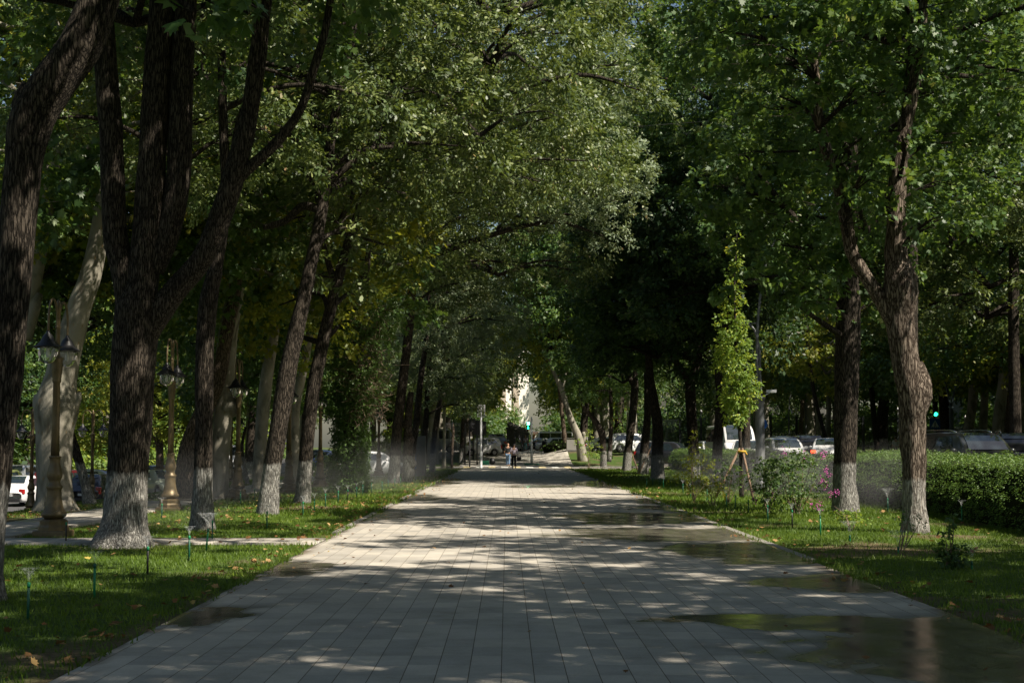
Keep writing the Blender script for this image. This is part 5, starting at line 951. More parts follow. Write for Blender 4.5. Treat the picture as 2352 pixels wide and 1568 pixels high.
M['cream'] = paint('cream_render', (0.80, 0.76, 0.67), 0.85, vary=0.06, scale=1.0); M['stone_l'] = paint('tan_stone_trim', (0.40, 0.34, 0.27), 0.85, vary=0.1, scale=2)
M['win'] = glassmat('window_glass', (0.03, 0.035, 0.04)); M['greyb'] = paint('grey_facade', (0.28, 0.27, 0.25), 0.85, vary=0.1, scale=1.0); M['greyd'] = paint('weathered_brown_grey_facade', (0.10, 0.095, 0.085), 0.85, vary=0.1, scale=1.0); M['roof'] = paint('grey_roof', (0.12, 0.11, 0.11), 0.8)
def building(name, label, x0, x1, y0, y1, h, mat, wins=True, storeys=4, bays=8, pil=()):
    z = tz((x0 + x1) / 2, y0); root = empty(name, ((x0 + x1) / 2, y0, z), label=label, cat='building'); w_ = x1 - x0; mb = MB(); mb.box(-w_ / 2, w_ / 2, 0, y1 - y0, -1, h); mb.build('wall', M[mat], root)
    mb = MB(); mb.box(-w_ / 2 - .5, w_ / 2 + .5, -.5, y1 - y0 + .5, h + .003, h + .5); mb.build('roof', M['roof'], root)
    for q in pil: mb = MB(); mb.box(q - .5, q + .5, -.35, -.003, 0, h - .6); mb.box(q - .65, q + .65, -.5, -.003, h - .597, h - .2); mb.build('pilaster', M['stone_l'], root)
    if wins:
        for i in range(bays):
            for j in range(storeys):
                cx = -w_ / 2 + w_ * (i + .5) / bays; cz = h * (j + .55) / storeys; a = w_ / bays * .22; b_ = h / storeys * .28
                if any(abs(cx - q) < a + .6 for q in pil): continue
                mb = MB(); mb.box(cx - a - .12, cx + a + .12, -.06, -.003, cz - b_ - .12, cz + b_ + .12); f = mb.build('window', M['stone_l'], root); mb = MB(); mb.box(cx - a, cx + a, -.075, -.063, cz - b_, cz + b_); mb.build('pane', M['win'], f)
    return root
building('cream_building', 'sunlit cream building with pilasters closing the avenue', -10, 4.3, 246, 270, 24, 'cream', storeys=5, bays=5, pil=[-6, 2.2, 4.6]).rotation_euler = (0, 0, R(22))
building('grey_building', 'grey building half hidden behind trees right of the cream one', 12, 60, 268, 290, 20, 'greyd', storeys=5, bays=10)
building('roadside_building', 'brown grey building behind the iron fence across the right road', 58, 80, 70, 200, 14, 'greyd', storeys=4, bays=6)

mb = MB(); pp, _ = catmull([P(1440, 285, 40), P(1600, 272, 37), P(1780, 259, 34), P(1925, 244, 31)], [.01] * 4, .5); mb.tube(pp, .009, 5); o = mb.build('overhead_cable', M['grey_metal']); tag(o, 'thin grey cable strung between the crowns high above the right lawn', 'cable')
# ------------------------------------------------------------------ cars
M['tyre'] = paint('black_tyre_rubber', (0.02, 0.02, 0.02), 0.85); M['rim'] = paint('silver_wheel_rim', (0.45, 0.45, 0.46), 0.3, metal=0.8)
M['glass'] = glassmat('dark_car_glass'); M['red'] = paint('red_tail_lamp', (0.42, 0.015, 0.015), 0.2, coat=.6); M['chrome'] = paint('chrome_trim', (0.6, 0.6, 0.6), 0.15, metal=1.0)
M['clear_lens'] = paint('silver_headlamp', (0.5, 0.52, 0.54), 0.1, metal=.6, coat=1); M['plate'] = paint('white_number_plate', (0.7, 0.7, 0.7), 0.4); M['trim'] = paint('dark_plastic_trim', (0.02, 0.02, 0.022), 0.6)
M['brake_on'] = emit('lit_brake_lamp', (1.0, 0.06, 0.02), 3.0)
def carpaint(n, c, met=0.0): return paint(n, c, 0.28, metal=met, vary=0.03, scale=2, coat=1.0)
CP = {'white': carpaint('white_car_paint', (0.72, 0.73, 0.74)), 'silver': carpaint('silver_car_paint', (0.42, 0.44, 0.46), .5), 'black': carpaint('black_car_paint', (0.015, 0.015, 0.018)), 'grey': carpaint('dark_grey_car_paint', (0.05, 0.055, 0.055), .3),
      'blue': carpaint('blue_car_paint', (0.05, 0.12, 0.24), .3), 'green': carpaint('green_grey_car_paint', (0.30, 0.34, 0.28), .3), 'olive': carpaint('olive_car_paint', (0.16, 0.18, 0.03)), 'navy': carpaint('navy_car_paint', (0.015, 0.03, 0.08)), 'maroon': carpaint('maroon_car_paint', (0.10, 0.01, 0.015)), 'orange': carpaint('orange_truck_paint', (0.75, 0.16, 0.01))}
SH = {  # length, width, height, belt; greenhouse: windscreen base, roof front, roof rear, rear-glass base (y from front), bonnet z, tail z
 'saloon': (4.5, 1.74, 1.47, .93, 1.15, 1.95, 3.35, 4.0, .78, .93, .31), 'hatch': (4.0, 1.7, 1.5, .95, .95, 1.7, 3.4, 3.85, .85, .98, .30), 'suv': (4.6, 1.88, 1.72, 1.08, 1.1, 1.85, 4.1, 4.5, .98, 1.12, .36),
 'van': (4.9, 1.9, 2.2, 1.25, .5, 1.15, 4.75, 4.85, 1.0, 1.25, .33), 'city': (3.5, 1.58, 1.55, .95, .7, 1.25, 3.15, 3.42, .88, 1.0, .28)}
def car(kind, paint_, x, y, rz, label, brake=False, plate=None, rails=False, name=None, noside=False, s_=1.0):
    """nose points to local -Y; rz turns it"""
    Ln, W_, H, BZ, ws, rf, rr_, rg, hz, tzb, wr = SH[kind]; w2 = W_ / 2; z = tz(x, y) + .02
    root = empty(name or {'van': 'van', 'suv': 'suv', 'hatch': 'hatchback_car', 'city': 'small_car', 'saloon': 'saloon_car'}[kind], (x, y, z), rz, label=label, cat='car' if kind != 'van' else 'van'); root.scale = (s_,) * 3
    y0 = -Ln / 2; pm = CP[paint_]; axf, axr = y0 + .19 * Ln, y0 + .79 * Ln
    st = [(0, .80, .30, .55), (.06, .90, .22, hz - .16), (.22, .965, .20, hz - .05), (.5, .99, .2, hz), (ws, 1.0, .2, BZ - .03), (ws + .4, 1, .2, BZ), (Ln * .5, 1.0, .2, BZ + .01), (Ln * .7, 1.0, .2, BZ + .01), (rg - .2, .99, .2, BZ), (rg, .985, .2, (BZ + tzb) / 2), (Ln - .2, .96, .22, tzb - .01), (Ln - .05, .90, .26, tzb - .10), (Ln, .84, .34, tzb - .28)]
    # denser stations near wheels so that the arches can be cut
    ys = sorted(set([s_q[0] for s_q in st] + [axf - y0 + wr * 1.15 * math.cos(a) for a in np.linspace(0, math.pi, 9)] + [axr - y0 + wr * 1.15 * math.cos(a) for a in np.linspace(0, math.pi, 9)]))
    mb = MB(); rings = []
    for yy in ys:
        wv = np.interp(yy, [a[0] for a in st], [a[1] for a in st]) * w2; zb = np.interp(yy, [a[0] for a in st], [a[2] for a in st]); zt = np.interp(yy, [a[0] for a in st], [a[3] for a in st])
        arch = 0
        for ax in (axf, axr):
            dd = abs(yy + y0 - ax)
            if dd <= wr * 1.15 + 1e-6: arch = max(arch, wr + math.sqrt(max(0, (wr * 1.15) ** 2 - dd ** 2)))
        zl = max(zb, arch) if arch else zb; zl = min(zl, zt - .12); zm = max(zl + .03, zb + (zt - zb) * .55)
        rings.append([(wv * .93, zl), (wv, min(zm, zl + .10)), (wv, zm), (wv * .985, zm + (zt - zm) * .6), (wv * .93, zt - .015), (wv * .80, zt + .01), (0, zt + .035)])
    V = []; n = 7
    for yy, rg_ in zip(ys, rings):
        V += [(a, yy + y0, b_) for a, b_ in rg_] + [(-a, yy + y0, b_) for a, b_ in reversed(rg_[:-1])]
    m_ = 13; F = [(i * m_ + j, i * m_ + j + 1, (i + 1) * m_ + j + 1, (i + 1) * m_ + j) for i in range(len(ys) - 1) for j in range(m_ - 1)] + [tuple(range(m_)), tuple((len(ys) - 1) * m_ + j for j in reversed(range(m_)))]
    F += [((i + 1) * m_, (i + 1) * m_ + m_ - 1, i * m_ + m_ - 1, i * m_) for i in range(len(ys) - 1)]
    mb.add(V, F, True); body = mb.build('body', pm, root)
    # cabin: pillars and roof as painted shell, glass set just proud
    rw = w2 * .74 if kind != 'van' else w2 * .88; bw = w2 * .93
    def cab(yy):   # half width and height of cabin surface at y
        if yy < rf: t = (yy - ws) / (rf - ws); return bw * (1 - t) * .98 + rw * t, BZ + (H - .03 - BZ) * math.sin(t * math.pi / 2) ** .9
        if yy > rr_: t = (rg - yy) / (rg - rr_); return bw * (1 - t) * .96 + rw * t, max(BZ, tzb - .02) + (H - .03 - BZ) * math.sin(max(0, t) * math.pi / 2) ** .9
        return rw, H - .03 + .03 * math.sin((yy - rf) / (rr_ - rf) * math.pi)
    cy_ = [ws, ws + (rf - ws) * .33, ws + (rf - ws) * .66, rf, rf + .3, (rf + rr_) / 2, rr_ - .3, rr_, rr_ + (rg - rr_) * .33, rr_ + (rg - rr_) * .66, rg]
    mb = MB(); V = []
    for yy in cy_:
        a, h = cab(yy); e = bw if (rf <= yy <= rr_) else bw * .97
        V += [(e, yy + y0, BZ - .02), (a + (e - a) * .12, yy + y0, BZ + (h - BZ) * .86), (a * .93, yy + y0, h), (0, yy + y0, h + .02), (-a * .93, yy + y0, h), (-a - (e - a) * .12, yy + y0, BZ + (h - BZ) * .86), (-e, yy + y0, BZ - .02)]
    F = [(i * 7 + j, i * 7 + j + 1, (i + 1) * 7 + j + 1, (i + 1) * 7 + j) for i in range(len(cy_) - 1) for j in range(6)] + [tuple(range(7)), tuple((len(cy_) - 1) * 7 + j for j in reversed(range(7)))]
    mb.add(V, F, True); mb.build('cabin', pm, root)
    def glass(name_, quads):
        mb = MB()
        for q in quads: mb.add(q, [(0, 1, 2, 3)], False)
        mb.build(name_, M['glass'], root)
    e = .012
    def pt(yy, f, up=0, out=0):  # point on the cabin surface, f across -1..1
        a, h = cab(yy); return Vector((f * a * .93, yy + y0, h + e + up))
    def strip(ya, yb, k=.88, n_=3):
        q = []
        for i in range(n_):
            t0, t1 = ya + (yb - ya) * i / n_, ya + (yb - ya) * (i + 1) / n_
            A, B, C_, D = pt(t0, -k), pt(t0, k), pt(t1, k), pt(t1, -k)
            for p in (A, B, C_, D): p.y += -.02 if yb < rf + .1 else .02
            q.append([A, B, C_, D])
        return q
    glass('windscreen', strip(ws + .06, rf - .04)); 
    if kind != 'van' or True: glass('rear_window', strip(rr_ + (rg - rr_) * .08, rg - (rg - rr_) * (.22 if kind in ('saloon',) else .45)))
    for sg in (1, -1):
        nwin = 3 if kind == 'van' else 2; ya, yb = ws + (rf - ws) * .75, rr_ + (rg - rr_) * .15
        for i in range(nwin):
            u0, u1 = ya + (yb - ya) * i / nwin + .04, ya + (yb - ya) * (i + 1) / nwin - .04
            q = []
            zlo = BZ + .04
            for uu in (u0, u1):
                a, h = cab(min(max(uu, rf * .98), rr_ * 1.0)); ztop = BZ + (H - .05 - BZ) * .84; q.append((uu, a, ztop))
            f0 = .35 if i == 0 and kind != 'van' else 0.0; f1 = .30 if i == nwin - 1 and kind != 'van' else 0
            def sp(uu, zc): 
                a = rw; t = (zc - BZ) / ((H - .03 - BZ) * .86); return Vector((sg * ((bw * (1 - t) + (a + (bw - a) * .12) * t) + e), uu + y0, zc))
            glass('side_window', [[sp(u0 + 0, zlo), sp(u1, zlo), sp(u1 - f1, q[1][2]), sp(u0 + f0, q[0][2])]])
        mb = MB(); mx = sg * (w2 + .10); mb.blob((mx, ws + .35 + y0, BZ + .07), (.11, .07, .075), 8, 6); mb.tube([(sg * w2 * .9, ws + .38 + y0, BZ), (mx, ws + .36 + y0, BZ + .04)], .02, 5); mb.build('wing_mirror', pm, root)
        for ax, nm in ((axf, 'wheel'), (axr, 'wheel')):
            mb = MB(); xo = sg * (w2 - .11); vs = []; seg = 18
            for (r_, dx) in ((wr * .60, -.09), (wr * .94, -.10), (wr, -.07), (wr, .07), (wr * .94, .10), (wr * .60, .095)):
                vs += [(xo + dx, ax + r_ * math.cos(t), wr + r_ * math.sin(t)) for t in np.linspace(0, 2 * math.pi, seg + 1)[:-1]]
            mb.add(vs, [(i * seg + k, i * seg + (k + 1) % seg, (i + 1) * seg + (k + 1) % seg, (i + 1) * seg + k) for i in range(5) for k in range(seg)]); wh = mb.build(nm, M['tyre'], root)
            mb = MB(); vs = [(xo + sg * .07, ax + wr * .62 * math.cos(t), wr + wr * .62 * math.sin(t)) for t in np.linspace(0, 2 * math.pi, seg + 1)[:-1]]; mb.add(vs, [tuple(range(seg))], False)
            for k in range(5):
                a = 2 * math.pi * k / 5; mb.tube([(xo + sg * .10, ax, wr), (xo + sg * .09, ax + wr * .58 * math.cos(a), wr + wr * .58 * math.sin(a))], .032, 5)
            mb.build('rim', M['rim'], wh)
        ys0 = y0 + .10; hzz = hz - .2
        mb = MB(); mb.box(min(sg * w2 * .56, sg * w2 * .90), max(sg * w2 * .56, sg * w2 * .90), y0 - .0, y0 + .22, hzz - .06, hzz + .08, .03); mb.build('headlight', M['clear_lens'], root)
        mb = MB(); yz = y0 + Ln; tl = tzb - .12; hh = .26 if kind in ('suv', 'saloon') else .34
        mb.box(min(sg * w2 * .66, sg * w2 * .95), max(sg * w2 * .66, sg * w2 * .95), yz - .22, yz - .015, tl - hh + .05, tl + .04, .03); mb.build('tail_light', M['brake_on' if brake else 'red'], root)
        if rails: mb = MB(); pp, _ = catmull([(sg * rw * .9, rf + y0 + .1, H), (sg * rw * .9, rf + y0 + .4, H + .07), (sg * rw * .9, rr_ + y0 - .4, H + .07), (sg * rw * .9, rr_ + y0, H)], [.02] * 4, .2); mb.tube(pp, .022, 6); mb.build('roof_rail', M['chrome'], root)
    mb = MB(); mb.box(-w2 * .42, w2 * .42, y0 - .012, y0 + .1, hz - .30, hz - .16, .02); mb.build('grille', M['chrome'], root)
    mb = MB(); mb.box(-w2 * .7, w2 * .7, y0 + .015, y0 + .15, .24, .40, .02); mb.build('front_bumper', M['trim'], root)
    mb = MB(); mb.box(-w2 * .75, w2 * .75, y0 + Ln - .15, y0 + Ln + .012, .26, .40, .02); mb.build('rear_bumper', M['trim'], root)
    mb = MB(); mb.box(-.26, .26, y0 + Ln - .05, y0 + Ln + .025, .50, .61); p1 = mb.build('number_plate', M['plate'], root)
    mb = MB(); mb.box(-.26, .26, y0 - .03, y0 + .05, .42, .53); mb.build('number_plate', M['plate'], root)
    if plate:
        cu = bpy.data.curves.new('t', 'FONT'); cu.body = plate; cu.size = .10; cu.align_x = 'CENTER'; cu.align_y = 'CENTER'; to = bpy.data.objects.new('t', cu); link(to)
        bpy.context.view_layer.update(); me = bpy.data.meshes.new_from_object(to); bpy.data.objects.remove(to); me.materials.append(M['trim']); t_ = bpy.data.objects.new('plate_lettering', me); link(t_, p1)
        t_.location = (0, y0 + Ln + .029, .555); t_.rotation_euler = (R(90), 0, R(180))
    return root
BACK, FRONT = R(180), 0.0   # BACK: tail towards the camera (nose points +Y)
def cars(kind, p, px, sc__, rz, label, **k): x, y = WS(px, sc__); return car(kind, p, x, y, R(rz), label, **k)
cars('saloon', 'white', 66, 46, 176, 'white saloon parked with its tail and number plate towards us, far left', plate='01 P 385 LA')
cars('suv', 'olive', 12, 41, 178, 'olive green car squeezed between the left trunk and the white saloon')
cars('van', 'silver', 58, 38, 182, 'pale van roof showing above the white saloon', s_=.95)
cars('suv', 'maroon', 150, 45, 178, 'maroon car hidden behind the massive plane trunk')
cars('suv', 'silver', 232, 36, 80, 'silver crossover seen from the side behind the leaning whitewashed trunk')
cars('hatch', 'black', 232, 50, 176, 'black hatchback with round red tail lamp beside the huge trunk', s_=.95)
cars('saloon', 'green', 372, 42, 40, 'grey green saloon partly hidden by the second bronze lamp')
cars('van', 'blue', 352, 36, 176, 'pale blue van behind the grey green saloon', s_=.9)
cars('saloon', 'white', 575, 27.5, 100, 'white saloon beyond the thin leaning trunk, mid left')
cars('van', 'white', 503, 26, 150, 'white van glimpsed between the plane trunks')
cars('saloon', 'navy', 745, 33, 95, 'dark saloon behind the sunlit bush')
x, y = WS(862, 37.6); car('saloon', 'white', x, y, R(92), 'white saloon standing side on beyond the last bronze lamp', s_=1.04)
x, y = WS(1052, 25); car('van', 'silver', x - 2.2, y, R(88), 'grey van crossing behind the leafless lumpy trunk', s_=1.0)
cars('city', 'white', 1104, 26.5, -70, 'small white car left of the silver crossover at the lane end')
cars('suv', 'silver', 1141, 25.3, 180, 'silver crossover with full width tail lamps at the lane end')
cars('saloon', 'navy', 1172, 22.5, 165, 'navy saloon half behind the walking pair')
cars('hatch', 'white', 1272, 21, -92, 'white hatchback side on before the white minibus')
cars('van', 'white', 1266, 18.5, -85, 'white minibus behind the white hatchback', s_=1.08)
cars('saloon', 'silver', 1246, 20, 150, 'silver saloon tail beside the dark bin')
cars('saloon', 'white', 1402, 26, 80, 'white saloon on the road between the dark trunks')
cars('suv', 'white', 1452, 26, 100, 'white pickup like car behind the fourth trunk from the lane end')
cars('suv', 'black', 1535, 33, 70, 'black car in deep shade behind the dark ivy mass')
cars('van', 'white', 1678, 37, 6, 'white delivery van behind the columnar tree', s_=1.1)
cars('saloon', 'white', 1632, 33, 4, 'white saloon nose behind the brown high forked trunk')
cars('hatch', 'white', 1714, 41, -14, 'white hatchback facing us just left of the tall grey lamp post')
cars('saloon', 'white', 1797, 44, 3, 'white saloon facing us above the hedge, right of the tall grey lamp post', s_=1.05)
cars('suv', 'grey', 1796, 36, 178, 'dark grey SUV with red spoiler lamp behind the white saloon', brake=True)
cars('suv', 'black', 1850, 35, 177, 'black SUV with number plate stopped behind the white saloon', s_=1.05)
cars('saloon', 'white', 1903, 42, 165, 'white saloon with one lit brake lamp left of the straight trunk', brake=True, s_=1.05)
cars('suv', 'grey', 2222, 72, 14, 'dark grey SUV with roof rails facing us above the hedge', rails=True)
cars('suv', 'black', 2330, 66, 166, 'black SUV tail with red lamp at the right picture edge', rails=True, brake=True)
# orange crane truck
x, y = WS(1236, 11.5); root = empty('crane_truck', (x, y, tz(x, y)), R(196), label='orange crane truck with a spare wheel, behind the countdown pole', cat='truck')
mb = MB(); mb.box(-1.2, 1.2, -4, -2, .9, 2.9, .12); mb.build('cab', CP['orange'], root); mb = MB(); mb.box(-1.1, 1.1, -1.9, 3.6, .9, 1.5, .05); mb.build('bed', CP['orange'], root)
mb = MB(); mb.box(-.3, .3, -3.6, 4.2, 2.95, 3.45, .05); mb.tube([(0, 1, 1.5), (0, 1, 3.0)], .3, 10); mb.build('crane_boom', CP['orange'], root)
for yy in (-3, 1.6, 2.8):
    for sg in (-1, 1):
        mb = MB(); mb.tube([(sg * 1.15, yy, .5), (sg * .85, yy, .5)], .5, 16); w_ = mb.build('wheel', M['tyre'], root); mb = MB(); mb.tube([(sg * 1.155, yy, .5), (sg * 1.16, yy, .5)], .28, 12); mb.build('rim', M['rim'], w_)
mb = MB(); mb.box(-1.21, 1.21, -3.7, -3.0, 1.9, 2.6, .03); mb.build('cab_window', M['glass'], root)

# ------------------------------------------------------------------ people
M['skin'] = paint('skin', (0.42, 0.24, 0.16), 0.6, vary=.05); M['hair_d'] = paint('dark_hair', (0.012, 0.009, 0.007), 0.7); M['hair_b'] = paint('blonde_hair', (0.35, 0.22, 0.10), 0.7); M['shoe'] = paint('dark_shoes', (0.02, 0.018, 0.016), 0.6)
def skinned(name, joints, edges, mat, parent, root=0, sub=1):
    me = bpy.data.meshes.new(name); me.from_pydata([j[0] for j in joints], edges, []); me.materials.append(mat); o = bpy.data.objects.new(name, me); link(o, parent)
    o.modifiers.new('skin', 'SKIN'); 
    if not me.skin_vertices: me.attributes.new('', 'FLOAT', 'POINT') if False else None
    bm = bmesh.new(); bm.from_mesh(me); ly = bm.verts.layers.skin.verify()
    for v, j in zip(bm.verts, joints): r_ = j[1]; v[ly].radius = r_ if hasattr(r_, '__len__') else (r_, r_); v[ly].use_root = False
    bm.verts.ensure_lookup_table(); bm.verts[root][ly].use_root = True; bm.to_mesh(me); bm.free(); me.update()
    s_ = o.modifiers.new('sub', 'SUBSURF'); s_.levels = sub; s_.render_levels = sub + 1; o.modifiers['skin'].use_smooth_shade = True; return o
def person(px, s_, rz, h, label, top, bottom, hair='hair_d', stride=.15, larm=None, rarm=None, shorts=False, sleeve=.5, bag=None, tm=None, bald=False, xy=None, shoes='shoe', cap=None):
    x, y = xy or WS(px, s_); root = empty('person', (x, y, tz(x, y) + .058 if y > 107 and abs(x) < 5 else tz(x, y) + (.035 if y < 107 else .0)), R(rz), label=label, cat='person'); k = h / 1.72; V_ = lambda a, b_, c: (a * k, b_ * k, c * k)
    la = larm or [(.25, .02, 1.13), (.27, -.08, .88), (.27, -.12, .80)]; ra = rarm or [(-.25, .02, 1.13), (-.27, -.06, .88), (-.27, -.10, .80)]
    S = stride
    J = [(V_(0, 0, .93), (.135 * k, .10 * k)), (V_(0, 0, 1.12), (.12 * k, .09 * k)), (V_(0, 0, 1.32), (.15 * k, .10 * k)), (V_(0, 0, 1.43), (.09 * k, .07 * k)), (V_(0, -.01, 1.50), .05 * k), (V_(0, -.02, 1.60), (.078 * k, .095 * k)), (V_(0, -.015, 1.68), (.06 * k, .075 * k)),
         (V_(.185, 0, 1.40), .055 * k), (V_(*la[0]), .042 * k), (V_(*la[1]), .032 * k), (V_(*la[2]), .035 * k), (V_(-.185, 0, 1.40), .055 * k), (V_(*ra[0]), .042 * k), (V_(*ra[1]), .032 * k), (V_(*ra[2]), .035 * k),
         (V_(.09, 0, .86), .088 * k), (V_(.10, -S * .6, .48), .06 * k), (V_(.10, -S, .09), .042 * k), (V_(.10, -S - .13, .035), .033 * k), (V_(-.09, 0, .86), .088 * k), (V_(-.10, S * .3, .48), .06 * k), (V_(-.10, S, .10), .042 * k), (V_(-.10, S - .13, .035), .033 * k)]
    E = [(0, 1), (1, 2), (2, 3), (3, 4), (4, 5), (5, 6), (2, 7), (7, 8), (8, 9), (9, 10), (2, 11), (11, 12), (12, 13), (13, 14), (0, 15), (15, 16), (16, 17), (17, 18), (0, 19), (19, 20), (20, 21), (21, 22)]
    skinned('body', J, E, M['skin'], root)
    up_ = 1.22
    def grow(j, f=1.0, a=.018): r_ = j[1]; return (j[0], tuple(q * f + a * k for q in r_) if hasattr(r_, '__len__') else r_ * f + a * k)
    mixp = lambda a, b_, t: tuple(a[i] * (1 - t) + b_[i] * t for i in range(3))
    JT = [grow(J[0], 1.04), grow(J[1]), grow(J[2]), grow(J[3], .8, .0), grow(J[7], 1, .014), grow((mixp(J[7][0], J[8][0], sleeve * 2 if sleeve < .5 else 1), J[8][1]), 1, .02), grow(J[11], 1, .014), grow((mixp(J[11][0], J[12][0], 1), J[12][1]), 1, .02)]
    ET = [(0, 1), (1, 2), (2, 3), (2, 4), (4, 5), (2, 6), (6, 7)]
    if sleeve > .6: JT += [grow((mixp(J[8][0], J[9][0], .85), J[9][1]), 1, .018), grow((mixp(J[12][0], J[13][0], .85), J[13][1]), 1, .018)]; ET += [(5, 8), (7, 9)]
    skinned('shirt', JT, ET, top, root)
    e = .25 if shorts else .9
    JB = [grow(J[0], 1.0, .012), grow(J[15], 1, .014), grow(J[16], 1, .018), grow(J[19], 1, .014), grow(J[20], 1, .018)]; EB = [(0, 1), (1, 2), (0, 3), (3, 4)]
    if not shorts: JB += [grow((mixp(J[16][0], J[17][0], .9), J[17][1]), 1, .03), grow((mixp(J[20][0], J[21][0], .9), J[21][1]), 1, .03)]; EB += [(2, 5), (4, 6)]
    skinned('shorts' if shorts else 'trousers', JB, EB, bottom, root)
    for jj in (17, 21):
        c = J[jj][0]; mb = MB(); mb.blob((c[0], c[1] - .07 * k, .045 * k), (.048 * k, .13 * k, .05 * k), 10, 6); mb.build('shoe', M[shoes], root)
    if not bald:
        mb = MB(); mb.blob(V_(0, .012, 1.655), (.088 * k, .10 * k, .095 * k), 12, 8, rough=.1, seed=px); hr = mb.build('hair', M[hair], root)
    # face: nose, eyes, mouth, ears
    mb = MB(); mb.blob(V_(0, -.115, 1.605), (.012 * k, .018 * k, .022 * k), 6, 5)
    for sg in (-1, 1): mb.blob(V_(sg * .082, 0, 1.61), (.012 * k, .02 * k, .03 * k), 6, 5)
    mb.build('nose_and_ears', M['skin'], root)
    mb = MB()
    for sg in (-1, 1): mb.blob(V_(sg * .032, -.098, 1.632), (.014 * k, .01 * k, .008 * k), 6, 4)
    mb.blob(V_(0, -.10, 1.555), (.024 * k, .008 * k, .006 * k), 6, 4); mb.build('eyes_and_mouth', M['hair_d'], root)
    if cap: mb = MB(); mb.blob(V_(0, 0, 1.69), (.095 * k, .11 * k, .065 * k), 12, 6); mb.box(-.07 * k, .07 * k, -.19 * k, -.09 * k, 1.67 * k, 1.685 * k); mb.build('cap', cap, root)
    for hnd, sg in ((10, 1), (14, -1)):
        c = Vector(J[hnd][0]); fa = (c - Vector(J[hnd - 1][0])).normalized(); sd = Vector((0, 1, 0)) if abs(fa.y) < .8 else Vector((1, 0, 0)); mb = MB()
        for q, ln in enumerate((.060, .068, .072, .062)):
            a = c + sd * ((q - 1.5) * .019 * k) + fa * .02 * k; mb.tube([a, a + fa * ln * .6 * k, a + fa * ln * k + sd.cross(fa) * sg * .022 * k], [.009 * k, .0085 * k, .006 * k], 6)
        a = c - sd * .03 * k; mb.tube([a - fa * .01 * k, a - sd * .02 * k + fa * .03 * k], [.011 * k, .008 * k], 6); mb.build('hand', M['skin'], root)
    return root, k
cl = lambda n, c, v=.15, sc_=8: paint(n, c, .85, spec=.2, vary=v, scale=sc_)
w_, k = person(1180, 33, 8, 1.66, 'woman in lilac blouse and wide black trousers walking towards us with a black handbag', cl('lilac_blouse', (.52, .45, .52), .25, 30), cl('black_trousers', (.012, .012, .014)), stride=.08, larm=[(.26, .0, 1.14), (.24, -.14, .98), (.22, -.18, .95)], rarm=[(-.25, -.04, 1.15), (-.17, -.22, 1.16), (-.12, -.24, 1.22)], sleeve=.8)
mb = MB(); mb.box(-.05, .05, -.10, .10, 1.60, 1.64); 
mb = MB(); mb.tube([(-.075 * k, -.09 * k, 1.632 * k), (.075 * k, -.09 * k, 1.632 * k)], .018, 8); mb.build('sunglasses', M['black'], w_)
bagr = empty('handbag', tuple(Vector(w_.location) + Vector((.37, -.12, 0))), label='black handbag hanging from the walking woman arm', cat='handbag'); mb = MB(); mb.box(-.15, .15, -.07, .07, .52, .80, .04); mb.build('bag_body', M['black'], bagr)
mb = MB(); pp, _ = catmull([(-.1, 0, .79), (-.06, 0, .98), (.0, 0, 1.02), (.06, 0, .98), (.1, 0, .79)], [.01] * 5, .05); mb.tube(pp, .012, 5); mb.build('handle', M['black'], bagr)
person(1167, 31, 172, 1.76, 'bald man in charcoal shirt and blue jeans walking away beside the woman', cl('charcoal_shirt', (.035, .038, .042)), cl('blue_jeans', (.12, .19, .30)), stride=.2, bald=True)
person(1189, 20.5, 180, 1.78, 'man in grey striped shirt and black trousers, back turned, by the pillar wall', cl('grey_striped_shirt', (.20, .22, .25)), cl('black_cloth', (.015, .015, .018)), stride=.18)
person(1207, 20.5, 184, 1.7, 'blonde woman in floral blouse and teal trousers, back turned', cl('floral_blouse', (.55, .45, .46), .3, 20), cl('teal_trousers', (.17, .36, .36)), hair='hair_b', stride=.12)
person(1226, 21, 175, 1.72, 'person in pale blue shirt half hidden by the countdown pole', cl('pale_blue_shirt', (.20, .28, .36)), cl('dark_trousers', (.03, .035, .045)), stride=.1)
person(1327, 27, 10, 1.72, 'man in white shirt looking at his phone beside the grey block', cl('white_shirt', (.55, .58, .62)), cl('grey_trousers', (.16, .17, .18)), stride=0.02, larm=[(.24, -.02, 1.16), (.12, -.22, 1.12), (.06, -.26, 1.14)], rarm=[(-.24, -.02, 1.16), (-.12, -.22, 1.12), (-.05, -.26, 1.14)])
person(2056, 30, 176, 1.75, 'man in white cap and white shirt walking on the lawn across the road', cl('white_shirt_b', (.62, .63, .65)), cl('beige_shorts', (.35, .31, .25)), shorts=True, cap=cl('white_cap', (.6, .6, .6)), stride=.15)
w2_, k = person(2158, 34, 150, 1.7, 'person in purple top with dark backpack behind the crosswalk sign post', cl('purple_top', (.07, .05, .14)), cl('navy_trousers', (.02, .025, .04)), stride=.15)
bp_ = empty('backpack', tuple(w2_.location), R(150), label='dark backpack worn by the person in the purple top', cat='backpack'); mb = MB(); mb.box(-.15, .15, .13, .30, 1.02, 1.42, .05); mb.build('pack', cl('dark_backpack', (.02, .02, .03)), bp_)
mb = MB(); mb.tube([(-.1, .14, 1.4), (-.1, .0, 1.46), (-.1, -.12, 1.3)], .018, 5); mb.build('strap', M['black'], bp_); mb = MB(); mb.tube([(.1, .14, 1.4), (.1, .0, 1.46), (.1, -.12, 1.3)], .018, 5); mb.build('strap', M['black'], bp_)

